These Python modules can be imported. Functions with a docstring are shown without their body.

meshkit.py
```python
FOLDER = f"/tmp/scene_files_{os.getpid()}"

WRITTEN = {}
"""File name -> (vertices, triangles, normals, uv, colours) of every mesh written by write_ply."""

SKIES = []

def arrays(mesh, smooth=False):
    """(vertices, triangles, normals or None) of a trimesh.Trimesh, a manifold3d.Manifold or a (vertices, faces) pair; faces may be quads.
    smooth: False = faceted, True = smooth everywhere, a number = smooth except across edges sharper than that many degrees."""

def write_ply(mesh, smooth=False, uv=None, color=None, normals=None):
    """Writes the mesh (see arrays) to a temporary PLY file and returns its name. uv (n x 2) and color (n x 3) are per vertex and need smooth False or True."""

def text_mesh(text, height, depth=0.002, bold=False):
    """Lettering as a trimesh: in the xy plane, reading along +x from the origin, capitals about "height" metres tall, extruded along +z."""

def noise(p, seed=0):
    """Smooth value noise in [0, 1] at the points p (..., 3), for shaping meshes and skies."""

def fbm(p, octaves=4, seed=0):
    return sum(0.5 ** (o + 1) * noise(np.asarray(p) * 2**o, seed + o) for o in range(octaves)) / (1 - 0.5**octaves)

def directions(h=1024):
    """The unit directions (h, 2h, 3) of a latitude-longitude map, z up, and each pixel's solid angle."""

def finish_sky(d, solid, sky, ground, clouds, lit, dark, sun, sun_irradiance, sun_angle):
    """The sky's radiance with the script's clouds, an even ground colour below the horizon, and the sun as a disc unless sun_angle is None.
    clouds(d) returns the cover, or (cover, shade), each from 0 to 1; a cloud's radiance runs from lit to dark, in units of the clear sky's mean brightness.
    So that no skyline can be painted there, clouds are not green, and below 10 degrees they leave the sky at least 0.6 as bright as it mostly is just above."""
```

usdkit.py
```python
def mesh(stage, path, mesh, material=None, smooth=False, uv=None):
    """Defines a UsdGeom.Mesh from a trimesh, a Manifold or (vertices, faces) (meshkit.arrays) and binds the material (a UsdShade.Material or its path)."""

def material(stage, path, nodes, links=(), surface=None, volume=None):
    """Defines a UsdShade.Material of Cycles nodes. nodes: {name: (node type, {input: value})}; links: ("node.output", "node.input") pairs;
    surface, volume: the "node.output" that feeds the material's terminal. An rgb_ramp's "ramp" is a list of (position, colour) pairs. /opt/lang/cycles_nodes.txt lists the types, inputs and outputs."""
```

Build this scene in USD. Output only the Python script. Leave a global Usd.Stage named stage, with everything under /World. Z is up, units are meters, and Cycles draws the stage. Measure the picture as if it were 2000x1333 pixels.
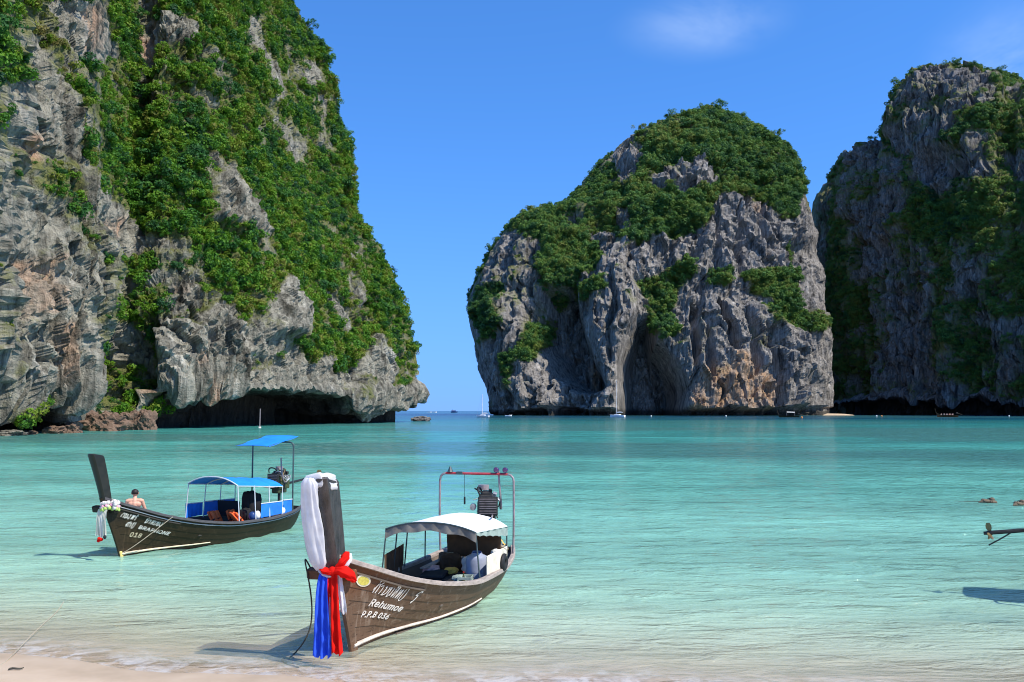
import math, random
import numpy as np, trimesh, manifold3d
from scipy.interpolate import PchipInterpolator, CubicSpline
from pxr import Usd, UsdGeom, UsdLux, UsdShade, Gf, Sdf, Vt
import usdkit, meshkit
from meshkit import noise, fbm

stage = Usd.Stage.CreateInMemory()
UsdGeom.SetStageUpAxis(stage, UsdGeom.Tokens.z)
UsdGeom.SetStageMetersPerUnit(stage, 1.0)
UsdGeom.Xform.Define(stage, '/World')
rng = np.random.default_rng(7)
random.seed(7)

# ------------------------------------------------------------------ camera, sky, sun, exposure
CAM_H, FOC, APER = 4.0, 32.0, 36.0
FPX = 2000 * FOC / APER
PITCH = math.atan(136.5 / FPX)
cam = UsdGeom.Camera.Define(stage, '/World/camera')
cam.CreateHorizontalApertureAttr(APER); cam.CreateVerticalApertureAttr(APER * 682 / 1024)
cam.CreateFocalLengthAttr(FOC); cam.CreateClippingRangeAttr((0.1, 60000.0))
cam.CreateExposureAttr(0.45)
cam.AddTranslateOp().Set((0, 0, CAM_H)); cam.AddRotateXOp().Set(90 + math.degrees(PITCH))

SUN_AZ = math.atan2(0.84, -0.54)          # from +y towards +x
SUN_EL = math.radians(50)
to_sun = np.array([math.sin(SUN_AZ) * math.cos(SUN_EL), math.cos(SUN_AZ) * math.cos(SUN_EL), math.sin(SUN_EL)])
sun = UsdLux.DistantLight.Define(stage, '/World/sunlight')
sun.CreateIntensityAttr(1.2); sun.CreateAngleAttr(0.5); sun.CreateNormalizeAttr(True); sun.CreateColorAttr((1.0, 0.94, 0.84))
z_ax = Gf.Vec3d(*to_sun)
rot = Gf.Rotation(Gf.Vec3d(0, 0, 1), z_ax)
sun.AddTransformOp().Set(Gf.Matrix4d().SetRotate(rot))

def toward(x, y, z):
    d = np.array([x, y, z], float); return tuple(d / np.linalg.norm(d))
CLOUDS = [toward(0.217, 1.0, 0.437), toward(0.57, 1.0, 0.39)]   # two thin clouds
sky = UsdLux.DomeLight.Define(stage, '/World/sky')
sky_m = usdkit.material(stage, '/World/Looks/sky_look', {
    'sky': ('sky_texture', {'sky_type': 'single_scattering', 'sun_disc': False, 'sun_elevation': SUN_EL, 'sun_rotation': SUN_AZ, 'air_density': 1.0, 'aerosol_density': 0.15, 'ozone_density': 2.5, 'altitude': 100.0}),
    'tc': ('texture_coordinate', {}),
    'tint': ('mix', {'mix_type': 'multiply', 'fac': 1.0, 'color2': (0.50, 1.04, 1.62)}),
    'up': ('vector_math', {'math_type': 'add', 'vector2': (0.0, 0.0, 0.16)}), 'nrm': ('vector_math', {'math_type': 'normalize'}),
    'map': ('mapping', {'mapping_type': 'point', 'scale': (7.0, 7.0, 15.0)}),
    'n': ('noise_texture', {'scale': 1.0, 'detail': 6.0, 'roughness': 0.6, 'distortion': 0.5}),
    'nm': ('map_range', {'from_min': 0.30, 'from_max': 0.70, 'clamp': True}),
    'd1': ('vector_math', {'math_type': 'subtract', 'vector2': CLOUDS[0]}), 's1': ('vector_math', {'math_type': 'multiply', 'vector2': (1.0, 1.0, 2.6)}), 'l1': ('vector_math', {'math_type': 'length'}), 'f1': ('map_range', {'range_type': 'smoothstep', 'from_min': 0.0, 'from_max': 0.105, 'to_min': 0.27, 'to_max': 0.0, 'clamp': True}),
    'd2': ('vector_math', {'math_type': 'subtract', 'vector2': CLOUDS[1]}), 's2': ('vector_math', {'math_type': 'multiply', 'vector2': (1.0, 1.0, 1.2)}), 'l2': ('vector_math', {'math_type': 'length'}), 'f2': ('map_range', {'range_type': 'smoothstep', 'from_min': 0.0, 'from_max': 0.10, 'to_min': 0.30, 'to_max': 0.0, 'clamp': True}),
    'fm': ('math', {'math_type': 'add'}), 'mul': ('math', {'math_type': 'multiply'}),
    'sz': ('separate_xyz', {}), 'omz': ('math', {'math_type': 'subtract', 'value1': 1.0, 'use_clamp': True}), 'pw': ('math', {'math_type': 'power', 'value2': 8.0}), 'pf': ('math', {'math_type': 'multiply', 'value2': 0.85}), 'hz': ('mix', {'color2': (1.45, 2.75, 6.2)}),
    'mix': ('mix', {'color2': (5.5, 6.6, 8.2)}),
    'bg': ('background_shader', {'strength': 0.125})},
    [('tc.generated', 'map.vector'), ('map.vector', 'n.vector'), ('n.fac', 'nm.value'), ('tc.generated', 'd1.vector1'), ('d1.vector', 's1.vector1'), ('s1.vector', 'l1.vector1'), ('l1.value', 'f1.value'),
     ('tc.generated', 'd2.vector1'), ('d2.vector', 's2.vector1'), ('s2.vector', 'l2.vector1'), ('l2.value', 'f2.value'), ('f1.result', 'fm.value1'), ('f2.result', 'fm.value2'), ('fm.value', 'mul.value1'), ('nm.result', 'mul.value2'), ('mul.value', 'mix.fac'),
     ('tc.generated', 'up.vector1'), ('up.vector', 'nrm.vector1'), ('nrm.vector', 'sky.vector'), ('tc.generated', 'sz.vector'), ('sz.z', 'omz.value2'), ('omz.value', 'pw.value1'), ('pw.value', 'pf.value1'), ('pf.value', 'hz.fac'), ('sky.color', 'tint.color1'), ('tint.color', 'hz.color1'), ('hz.color', 'mix.color1'), ('mix.color', 'bg.color')],
    surface='bg.background')
UsdShade.MaterialBindingAPI.Apply(sky.GetPrim()).Bind(sky_m)
sky.GetPrim().SetCustomDataByKey('kind', 'structure')

# ------------------------------------------------------------------ helpers
def P(px, py, Y):
    """The point of the place at distance Y straight ahead that stands at this spot of the photograph."""
    a, b = (px - 1000) / FPX, -(py - 666.5) / FPX
    y, z = math.cos(PITCH) - b * math.sin(PITCH), math.sin(PITCH) + b * math.cos(PITCH)
    k = Y / y
    return np.array([a * k, Y, CAM_H + z * k])

def project(v):
    d = np.asarray(v) - [0, 0, CAM_H]
    c, s = math.cos(PITCH), math.sin(PITCH)
    dep = d[..., 1] * c + d[..., 2] * s
    up = -d[..., 1] * s + d[..., 2] * c
    dep = np.where(np.abs(dep) < 1e-3, 1e-3, dep)
    return 1000 + FPX * d[..., 0] / dep, 666.5 - FPX * up / dep

USED = {}
def numbered(name, parent='/World'):
    k = (parent, name); n = USED.get(k, -1) + 1; USED[k] = n
    return f'{parent}/{name}' if n == 0 else f'{parent}/{name}_{n:03d}'

def tag(prim, label=None, cat=None, group=None, kind=None):
    prim = prim.GetPrim() if hasattr(prim, 'GetPrim') else prim
    for k, v in (('label', label), ('category', cat), ('group', group), ('kind', kind)):
        if v: prim.SetCustomDataByKey(k, v)
    return prim

def thing(name, loc=(0, 0, 0), rz=0.0, label=None, cat=None, group=None, scale=None):
    x = UsdGeom.Xform.Define(stage, numbered(name))
    x.AddTranslateOp().Set(tuple(map(float, loc))); x.AddRotateZOp().Set(float(math.degrees(rz)))
    if scale: x.AddScaleOp().Set((float(scale),) * 3)
    return tag(x, label, cat, group)

def obj(name, mesh, mat, parent=None, smooth=False, label=None, cat=None, group=None, kind=None):
    pp = str(parent.GetPath()) if parent is not None else '/World'
    m = usdkit.mesh(stage, numbered(name, pp), mesh, mat, smooth=smooth)
    tag(m, label, cat, group, kind)
    return m.GetPrim()

def prim_attr(prim, **arrs):
    for k, a in arrs.items():
        UsdGeom.PrimvarsAPI(prim).CreatePrimvar(k, Sdf.ValueTypeNames.FloatArray, 'vertex').Set(Vt.FloatArray.FromNumpy(np.asarray(a, np.float32)))

def sstep(a, b, x):
    t = np.clip((np.asarray(x, float) - a) / (b - a), 0, 1)
    return t * t * (3 - 2 * t)

def pchip(pts):
    p = np.array(sorted(pts), float)
    f = PchipInterpolator(p[:, 0], p[:, 1])
    return lambda x: f(np.clip(x, p[0, 0], p[-1, 0]))

def lin(pts):
    p = np.array(sorted(pts), float)
    return lambda x: np.interp(x, p[:, 0], p[:, 1])

def sdf_poly(px, py, poly):
    """Signed distance to a polygon, positive inside."""
    poly = np.asarray(poly, float); n = len(poly)
    d = np.full(px.shape, 1e9); inside = np.zeros(px.shape, bool)
    for i in range(n):
        ax, ay = poly[i]; bx, by = poly[(i + 1) % n]
        ex, ey = bx - ax, by - ay
        t = np.clip(((px - ax) * ex + (py - ay) * ey) / (ex * ex + ey * ey + 1e-9), 0, 1)
        d = np.minimum(d, (px - ax - t * ex) ** 2 + (py - ay - t * ey) ** 2)
        c = (ay > py) != (by > py)
        inside ^= c & (px < ex * (py - ay) / (ey if abs(ey) > 1e-9 else 1e-9) + ax)
    d = np.sqrt(d)
    return np.where(inside, d, -d)

def area_mask(px, py, polys, soft):
    """How far each point lies in any of the patches: 0 outside, 1 inside, with a soft edge."""
    out = np.zeros(px.shape)
    for poly in polys:
        w = 1.0
        if isinstance(poly, tuple): poly, w = poly
        pl = np.asarray(poly, float)
        lo, hi = pl.min(0) - soft, pl.max(0) + soft
        sel = (px > lo[0]) & (px < hi[0]) & (py > lo[1]) & (py < hi[1])
        if sel.any():
            v = w * sstep(-soft, soft, sdf_poly(px[sel], py[sel], pl))
            out[sel] = np.maximum(out[sel], v)
    return out

def grid_faces(nr, nc, wrap=False):
    i, j = np.meshgrid(np.arange(nr - 1), np.arange(nc if wrap else nc - 1), indexing='ij')
    j2 = (j + 1) % nc
    a, b, c, d = i * nc + j, i * nc + j2, (i + 1) * nc + j2, (i + 1) * nc + j
    return np.stack([a, b, c, d], -1).reshape(-1, 4)

def grid_normals(G, wrap=False):
    du = np.gradient(G, axis=1)
    if wrap:
        du[:, 0] = (G[:, 1] - G[:, -1]) / 2; du[:, -1] = (G[:, 0] - G[:, -2]) / 2
    dv = np.gradient(G, axis=0)
    n = np.cross(du, dv)
    return n / (np.linalg.norm(n, axis=-1, keepdims=True) + 1e-9)

def smooth_grid(A, k, wrap=False):
    from scipy.ndimage import gaussian_filter1d
    A = gaussian_filter1d(A, k, axis=0, mode='nearest')
    return gaussian_filter1d(A, k, axis=1, mode='wrap' if wrap else 'nearest')

def ridged(p, octaves=4, seed=0):
    s, a, tot = 0, 1.0, 0
    for o in range(octaves):
        s = s + a * (1 - np.abs(2 * noise(np.asarray(p) * 2 ** o, seed + 11 * o) - 1)); tot += a; a *= 0.5
    return s / tot

# ------------------------------------------------------------------ materials of the setting
def rock_material(name, base, dark, pale, warm):
    return usdkit.material(stage, f'/World/Looks/{name}', {
        'g': ('geometry', {}),
        'm1': ('mapping', {'scale': (0.16, 0.16, 0.028)}), 'm2': ('mapping', {'scale': (0.5, 0.5, 0.07)}), 'm3': ('mapping', {'scale': (0.7, 0.7, 0.9)}),
        'n1': ('noise_texture', {'detail': 5.0, 'roughness': 0.6}), 'n2': ('noise_texture', {'detail': 4.0, 'roughness': 0.65, 'distortion': 0.6}), 'n3': ('noise_texture', {'detail': 5.0, 'roughness': 0.7}),
        'r1': ('rgb_ramp', {'ramp': [(0.33, dark), (0.45, base), (0.58, base), (0.68, pale)]}),
        'r2': ('map_range', {'from_min': 0.36, 'from_max': 0.62, 'to_min': 0.42, 'to_max': 1.15, 'clamp': True}),
        'r3': ('map_range', {'from_min': 0.3, 'from_max': 0.7, 'to_min': 0.72, 'to_max': 1.2, 'clamp': True}),
        'k': ('math', {'math_type': 'multiply'}), 'mul': ('mix', {'mix_type': 'multiply', 'fac': 1.0}),
        'aw': ('attribute', {'attribute': 'warm'}), 'wn': ('math', {'math_type': 'multiply'}), 'wr': ('map_range', {'from_min': 0.35, 'from_max': 0.6, 'clamp': True}),
        'mw': ('mix', {'color2': warm}),
        'av': ('attribute', {'attribute': 'veg'}), 'vn': ('math', {'math_type': 'add'}), 'vr': ('map_range', {'from_min': 0.72, 'from_max': 1.08, 'to_max': 0.92, 'clamp': True}),
        'gr': ('rgb_ramp', {'ramp': [(0.3, (0.055, 0.068, 0.016)), (0.5, (0.105, 0.120, 0.030)), (0.7, (0.15, 0.14, 0.05))]}),
        'mv': ('mix', {}), 'at': ('attribute', {'attribute': 'tide'}), 'mt': ('mix', {'color2': (0.022, 0.020, 0.017)}), 'tf': ('math', {'math_type': 'multiply', 'value2': 0.85}),  # near-black mix: waterline algae plus cave shade painted into the colour
        'b': ('bump', {'strength': 1.0, 'distance': 0.9}), 'hs': ('math', {'math_type': 'add'}),
        'p': ('principled_bsdf', {'roughness': 0.9, 'specular_ior_level': 0.15})},
        [('g.position', 'm1.vector'), ('g.position', 'm2.vector'), ('g.position', 'm3.vector'), ('m1.vector', 'n1.vector'), ('m2.vector', 'n2.vector'), ('m3.vector', 'n3.vector'),
         ('n1.fac', 'r1.fac'), ('n2.fac', 'r2.value'), ('n3.fac', 'r3.value'), ('r2.result', 'k.value1'), ('r3.result', 'k.value2'),
         ('aw.fac', 'wn.value1'), ('n1.fac', 'wr.value'), ('wr.result', 'wn.value2'), ('wn.value', 'mw.fac'), ('r1.color', 'mw.color1'),
         ('mw.color', 'mul.color1'), ('k.value', 'mul.color2'),
         ('av.fac', 'vn.value1'), ('n3.fac', 'vn.value2'), ('vn.value', 'vr.value'), ('vr.result', 'mv.fac'), ('mul.color', 'mv.color1'), ('n3.fac', 'gr.fac'), ('gr.color', 'mv.color2'),
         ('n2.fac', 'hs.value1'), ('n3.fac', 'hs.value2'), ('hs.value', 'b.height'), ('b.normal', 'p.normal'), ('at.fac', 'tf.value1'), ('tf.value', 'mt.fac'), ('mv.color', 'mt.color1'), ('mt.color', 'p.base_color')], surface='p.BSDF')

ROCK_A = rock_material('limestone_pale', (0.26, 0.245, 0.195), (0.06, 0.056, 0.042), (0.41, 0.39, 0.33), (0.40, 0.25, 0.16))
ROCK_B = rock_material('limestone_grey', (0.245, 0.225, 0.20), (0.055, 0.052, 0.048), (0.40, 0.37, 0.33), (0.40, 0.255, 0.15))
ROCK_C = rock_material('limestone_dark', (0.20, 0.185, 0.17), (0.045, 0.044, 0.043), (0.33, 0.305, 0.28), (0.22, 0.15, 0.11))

def leaf_material(name, ramp, sc, trans=0.28):
    return usdkit.material(stage, f'/World/Looks/{name}', {
        'g': ('geometry', {}), 'oi': ('object_info', {}), 'n': ('noise_texture', {'scale': sc, 'detail': 3.0, 'roughness': 0.6}),
        'n2': ('noise_texture', {'scale': sc * 9, 'detail': 1.0}),
        'w1': ('math', {'math_type': 'multiply_add', 'value2': 0.40, 'value3': -0.20}), 'a': ('math', {'math_type': 'add'}),
        'w2': ('math', {'math_type': 'multiply_add', 'value2': 0.5, 'value3': -0.25}), 'a2': ('math', {'math_type': 'add'}),
        'r': ('rgb_ramp', {'ramp': ramp}),
        'p': ('principled_bsdf', {'roughness': 0.62, 'specular_ior_level': 0.25}), 't': ('translucent_bsdf', {}), 'mix': ('mix_closure', {'fac': trans})},
        [('g.position', 'n.vector'), ('g.position', 'n2.vector'), ('oi.random', 'w1.value1'), ('w1.value', 'a.value1'), ('n.fac', 'a.value2'), ('n2.fac', 'w2.value1'), ('w2.value', 'a2.value1'), ('a.value', 'a2.value2'), ('a2.value', 'r.fac'),
         ('r.color', 'p.base_color'), ('r.color', 't.color'), ('p.BSDF', 'mix.closure1'), ('t.BSDF', 'mix.closure2')], surface='mix.closure')

LEAF_A = leaf_material('jungle_leaves', [(0.16, (0.014, 0.060, 0.024)), (0.34, (0.030, 0.115, 0.020)), (0.48, (0.075, 0.200, 0.012)), (0.60, (0.120, 0.235, 0.012)), (0.74, (0.165, 0.20, 0.024)), (0.9, (0.17, 0.15, 0.04))], 0.055)
LEAF_B = leaf_material('island_leaves', [(0.18, (0.018, 0.066, 0.028)), (0.36, (0.050, 0.135, 0.034)), (0.55, (0.110, 0.215, 0.036)), (0.78, (0.175, 0.21, 0.040))], 0.018)
BARK = usdkit.material(stage, '/World/Looks/bark', {'g': ('geometry', {}), 'n': ('noise_texture', {'scale': 3.0, 'detail': 4.0}), 'r': ('rgb_ramp', {'ramp': [(0.3, (0.05, 0.04, 0.03)), (0.7, (0.2, 0.17, 0.14))]}), 'p': ('principled_bsdf', {'roughness': 0.9})},
                       [('g.position', 'n.vector'), ('n.fac', 'r.fac'), ('r.color', 'p.base_color')], surface='p.BSDF')

# ------------------------------------------------------------------ sea bed, beach and water
def shore_y(x):
    return 13.55 - 0.21 * np.minimum(x, 0) * sstep(3, -4, x) - 0.10 * np.maximum(x, 0) * sstep(-3, 4, x) + 0.16 * np.sin(x * 0.55 + 0.6) + 0.10 * np.sin(x * 1.37)

DEPTH = lin([(-400, -6), (-90, -5.0), (-40, -3.2), (-20, -2.3), (-8, -0.85), (-2, -0.16), (0, 0), (1.5, 0.10), (4, 0.32), (9, 0.62), (16, 0.95), (30, 1.5), (60, 2.3), (120, 4.0), (250, 6.0), (360, 8.5), (480, 17), (2000, 30), (40000, 60)])
def seabed_z(x, y):
    d = (y - shore_y(x)) * 0.97
    return -DEPTH(d)

def radial_sheet(radii, n_ang, a0, a1):
    ang = np.linspace(a0, a1, n_ang)
    R, A = np.meshgrid(radii, ang, indexing='ij')
    return R * np.sin(A), R * np.cos(A)

rad = np.concatenate([[0.6], np.geomspace(2, 9, 10), np.linspace(9.3, 34, 210), np.geomspace(34.3, 400, 150), np.geomspace(420, 40000, 60)])
X, Y = radial_sheet(rad, 420, -math.pi, math.pi)
keep_front = np.concatenate([np.linspace(-math.pi, -0.75, 60)[:-1], np.linspace(-0.75, 0.75, 340), np.linspace(0.75, math.pi, 60)[1:]])
R_, A_ = np.meshgrid(rad, keep_front, indexing='ij')
X, Y = R_ * np.sin(A_), R_ * np.cos(A_)
Z = seabed_z(X, Y)
Pn = np.stack([X, Y, 0 * X], -1)
fade = np.exp(-R_ / 60)
dry = sstep(0.0, 0.25, Z)
Z = Z + fade * (0.03 * (fbm(Pn * [0.9, 1.3, 1], 3, 3) - 0.5) + dry * 0.05 * (fbm(Pn * 2.2, 3, 9) - 0.5))
SAND = usdkit.material(stage, '/World/Looks/sand', {
    'g': ('geometry', {}), 'sx': ('separate_xyz', {}),
    'n': ('noise_texture', {'scale': 1.1, 'detail': 6.0, 'roughness': 0.6}), 'nf': ('noise_texture', {'scale': 90.0, 'detail': 2.0}),
    'n4': ('noise_texture', {'scale': 0.03, 'detail': 3.0, 'roughness': 0.55}),
    'r': ('rgb_ramp', {'ramp': [(0.25, (0.40, 0.305, 0.205)), (0.5, (0.49, 0.375, 0.26)), (0.75, (0.56, 0.44, 0.315))]}),
    'wet': ('map_range', {'from_min': -0.02, 'from_max': 0.16, 'to_min': 0.86, 'to_max': 1.0, 'clamp': True}),
    'wm': ('mix', {'mix_type': 'multiply', 'fac': 1.0}),
    'rough': ('map_range', {'from_min': -0.02, 'from_max': 0.10, 'to_min': 0.35, 'to_max': 0.9, 'clamp': True}),
    'b': ('bump', {'strength': 0.5, 'distance': 0.01}), 'p': ('principled_bsdf', {'specular_ior_level': 0.3})},
    [('g.position', 'sx.vector'), ('g.position', 'n.vector'), ('g.position', 'nf.vector'), ('g.position', 'n4.vector'), ('n.fac', 'r.fac'), ('sx.z', 'wet.value'), ('r.color', 'wm.color1'), ('wet.result', 'wm.color2'), ('wm.color', 'p.base_color'),
     ('sx.z', 'rough.value'), ('rough.result', 'p.roughness'), ('nf.fac', 'b.height'), ('b.normal', 'p.normal')], surface='p.BSDF')
obj('beach', (np.stack([X, Y, Z], -1).reshape(-1, 3), grid_faces(*X.shape)[:, ::-1]), SAND, smooth=True, kind='structure', label='pale sand beach sloping under the water of the bay')

# water: gentle real waves near the shore, finer ripples by the material
rad = np.concatenate([np.geomspace(6, 11.5, 5), np.linspace(11.7, 40, 380), np.geomspace(40.2, 700, 330), np.geomspace(720, 40000, 50)])
ang = np.concatenate([np.linspace(-1.45, -0.62, 60)[:-1], np.linspace(-0.62, 0.62, 560), np.linspace(0.62, 1.45, 60)[1:]])
R_, A_ = np.meshgrid(rad, ang, indexing='ij')
X, Y = R_ * np.sin(A_), R_ * np.cos(A_)
Pw = np.stack([X, Y, 0 * X], -1)
warp = 1.4 * fbm(Pw * [0.16, 0.22, 1], 3, 21)
def waves(X, Y):
    h = 0
    for lam, amp, th, ph in ((3.6, 0.022, 1.48, 0.2), (2.3, 0.018, 1.75, 1.3), (1.4, 0.013, 1.25, 2.2), (0.9, 0.008, 1.9, 4.1)):
        k = 2 * math.pi / lam
        h = h + amp * np.sin(k * (np.cos(th) * X + np.sin(th) * Y) + ph + 2.2 * warp)
    return h
seabed = seabed_z(X, Y)
dep = -seabed
calm = sstep(0.0, 0.7, dep) * (1 - sstep(60, 500, R_) * 0.9)
H = waves(X, Y) * (0.5 + fbm(Pw * [0.25, 0.4, 1], 3, 33)) * calm
# a small swash edge on the sand
H = H + 0.018 * np.exp(-((dep - 0.02) / 0.05) ** 2)
water_pts = np.stack([X, Y, H], -1).reshape(-1, 3)
patch = fbm(Pw * [0.012, 0.03, 1], 4, 55)
dark_patch = sstep(0.45, 0.60, patch) * sstep(45, 80, Y) * (1 - 0.6 * sstep(200, 500, Y))
WATER = usdkit.material(stage, '/World/Looks/sea_water', {
    'g': ('geometry', {}), 'ad': ('attribute', {'attribute': 'depth'}), 'ap': ('attribute', {'attribute': 'seagrass'}),
    'm1': ('mapping', {'scale': (0.75, 2.1, 1.0)}), 'm2': ('mapping', {'scale': (2.6, 6.5, 1.0)}), 'm3': ('mapping', {'scale': (0.10, 0.42, 1.0)}),
    'n1': ('noise_texture', {'detail': 4.0, 'roughness': 0.6, 'distortion': 0.8}), 'n2': ('noise_texture', {'detail': 3.0, 'roughness': 0.6, 'distortion': 0.6}), 'n3': ('noise_texture', {'detail': 4.0, 'roughness': 0.55}),
    'b1': ('bump', {'strength': 1.0, 'distance': 0.20}), 'b2': ('bump', {'strength': 1.0, 'distance': 0.045}), 'b3': ('bump', {'strength': 1.0, 'distance': 0.5}),
    'opa': ('rgb_ramp', {'ramp': [(0.0, (0.0,) * 3), (0.003, (0.16,) * 3), (0.010, (0.42,) * 3), (0.030, (0.66,) * 3), (0.07, (0.84,) * 3), (0.15, (0.95,) * 3), (1.0, (1.0,) * 3)]}),
    'dn': ('math', {'math_type': 'multiply', 'value2': 0.05, 'use_clamp': True}),
    'body': ('rgb_ramp', {'ramp': [(0.0, (0.76, 0.74, 0.56)), (0.010, (0.62, 0.74, 0.55)), (0.022, (0.42, 0.68, 0.51)), (0.036, (0.265, 0.54, 0.42)), (0.08, (0.130, 0.39, 0.305)), (0.17, (0.058, 0.27, 0.225)), (0.35, (0.022, 0.165, 0.15)), (0.60, (0.008, 0.085, 0.11)), (1.0, (0.003, 0.04, 0.075))]}),  # darkest stops also paint in the cliffs' dark reflection, besides deep water
    'lv': ('mapping', {'scale': (0.035, 0.085, 1.0)}), 'ln': ('noise_texture', {'detail': 5.0, 'roughness': 0.6, 'distortion': 0.5}), 'lr': ('map_range', {'from_min': 0.32, 'from_max': 0.68, 'to_min': 0.66, 'to_max': 1.26}), 'lm': ('mix', {'mix_type': 'multiply', 'fac': 1.0}),
    'pm': ('mix', {'color2': (0.055, 0.17, 0.145)}), 'pf': ('math', {'math_type': 'multiply', 'value2': 0.92}),
    'tint': ('rgb_ramp', {'ramp': [(0.0, (1.0, 1.0, 1.0)), (0.015, (0.92, 1.0, 0.95)), (0.05, (0.55, 0.95, 0.82)), (0.15, (0.12, 0.6, 0.55)), (1.0, (0.02, 0.3, 0.3))]}),
    'tr': ('transparent_bsdf', {}), 'df': ('diffuse_bsdf', {}), 'gl': ('glossy_bsdf', {'roughness': 0.07, 'color': (1, 1, 1)}),
    'mb': ('mix_closure', {}),
    'dot': ('vector_math', {'math_type': 'dot_product'}), 'c1': ('math', {'math_type': 'subtract', 'value1': 1.0, 'use_clamp': True}), 'c5': ('math', {'math_type': 'power', 'value2': 4.2}), 'F': ('math', {'math_type': 'multiply_add', 'value2': 0.50, 'value3': 0.02, 'use_clamp': True}),
    'foamn': ('noise_texture', {'scale': 2.3, 'detail': 5.0, 'roughness': 0.7, 'distortion': 0.7}),
    'fd': ('map_range', {'from_min': 0.0, 'from_max': 0.075, 'to_min': 0.36, 'to_max': 0.0, 'clamp': True}), 'fn': ('map_range', {'from_min': 0.45, 'from_max': 0.62, 'clamp': True}), 'ff': ('math', {'math_type': 'multiply'}),
    'fdf': ('diffuse_bsdf', {'color': (0.74, 0.76, 0.76)}), 'mf': ('mix_closure', {}), 'mg': ('mix_closure', {})},
    [('g.position', 'm1.vector'), ('g.position', 'm2.vector'), ('g.position', 'm3.vector'), ('m1.vector', 'n1.vector'), ('m2.vector', 'n2.vector'), ('m3.vector', 'n3.vector'),
     ('n3.fac', 'b3.height'), ('b3.normal', 'b1.normal'), ('n1.fac', 'b1.height'), ('n2.fac', 'b2.height'), ('b1.normal', 'b2.normal'),
     ('ad.fac', 'dn.value1'), ('dn.value', 'opa.fac'), ('dn.value', 'body.fac'), ('dn.value', 'tint.fac'),
     ('ap.fac', 'pf.value1'), ('pf.value', 'pm.fac'), ('g.position', 'lv.vector'), ('lv.vector', 'ln.vector'), ('ln.fac', 'lr.value'), ('body.color', 'lm.color1'), ('lr.result', 'lm.color2'), ('lm.color', 'pm.color1'), ('pm.color', 'df.color'), ('b2.normal', 'df.normal'), ('b2.normal', 'gl.normal'), ('tint.color', 'tr.color'),
     ('opa.color', 'mb.fac'), ('tr.BSDF', 'mb.closure1'), ('df.BSDF', 'mb.closure2'),
     ('g.incoming', 'dot.vector1'), ('b2.normal', 'dot.vector2'), ('dot.value', 'c1.value2'), ('c1.value', 'c5.value1'), ('c5.value', 'F.value1'),
     ('ad.fac', 'fd.value'), ('g.position', 'foamn.vector'), ('foamn.fac', 'fn.value'), ('fd.result', 'ff.value1'), ('fn.result', 'ff.value2'),
     ('F.value', 'mg.fac'), ('mb.closure', 'mg.closure1'), ('gl.BSDF', 'mg.closure2'), ('ff.value', 'mf.fac'), ('mg.closure', 'mf.closure1'), ('fdf.BSDF', 'mf.closure2')], surface='mf.closure')
f = grid_faces(*X.shape)[:, ::-1]
keep = (dep.reshape(-1)[f] > -0.035).any(1)
wp = obj('sea_water', (water_pts, f[keep]), WATER, smooth=True, kind='structure', label='clear turquoise water of the bay with small ripples')
prim_attr(wp, depth=np.clip(dep, 0, 60).ravel(), seagrass=dark_patch.ravel())

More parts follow.
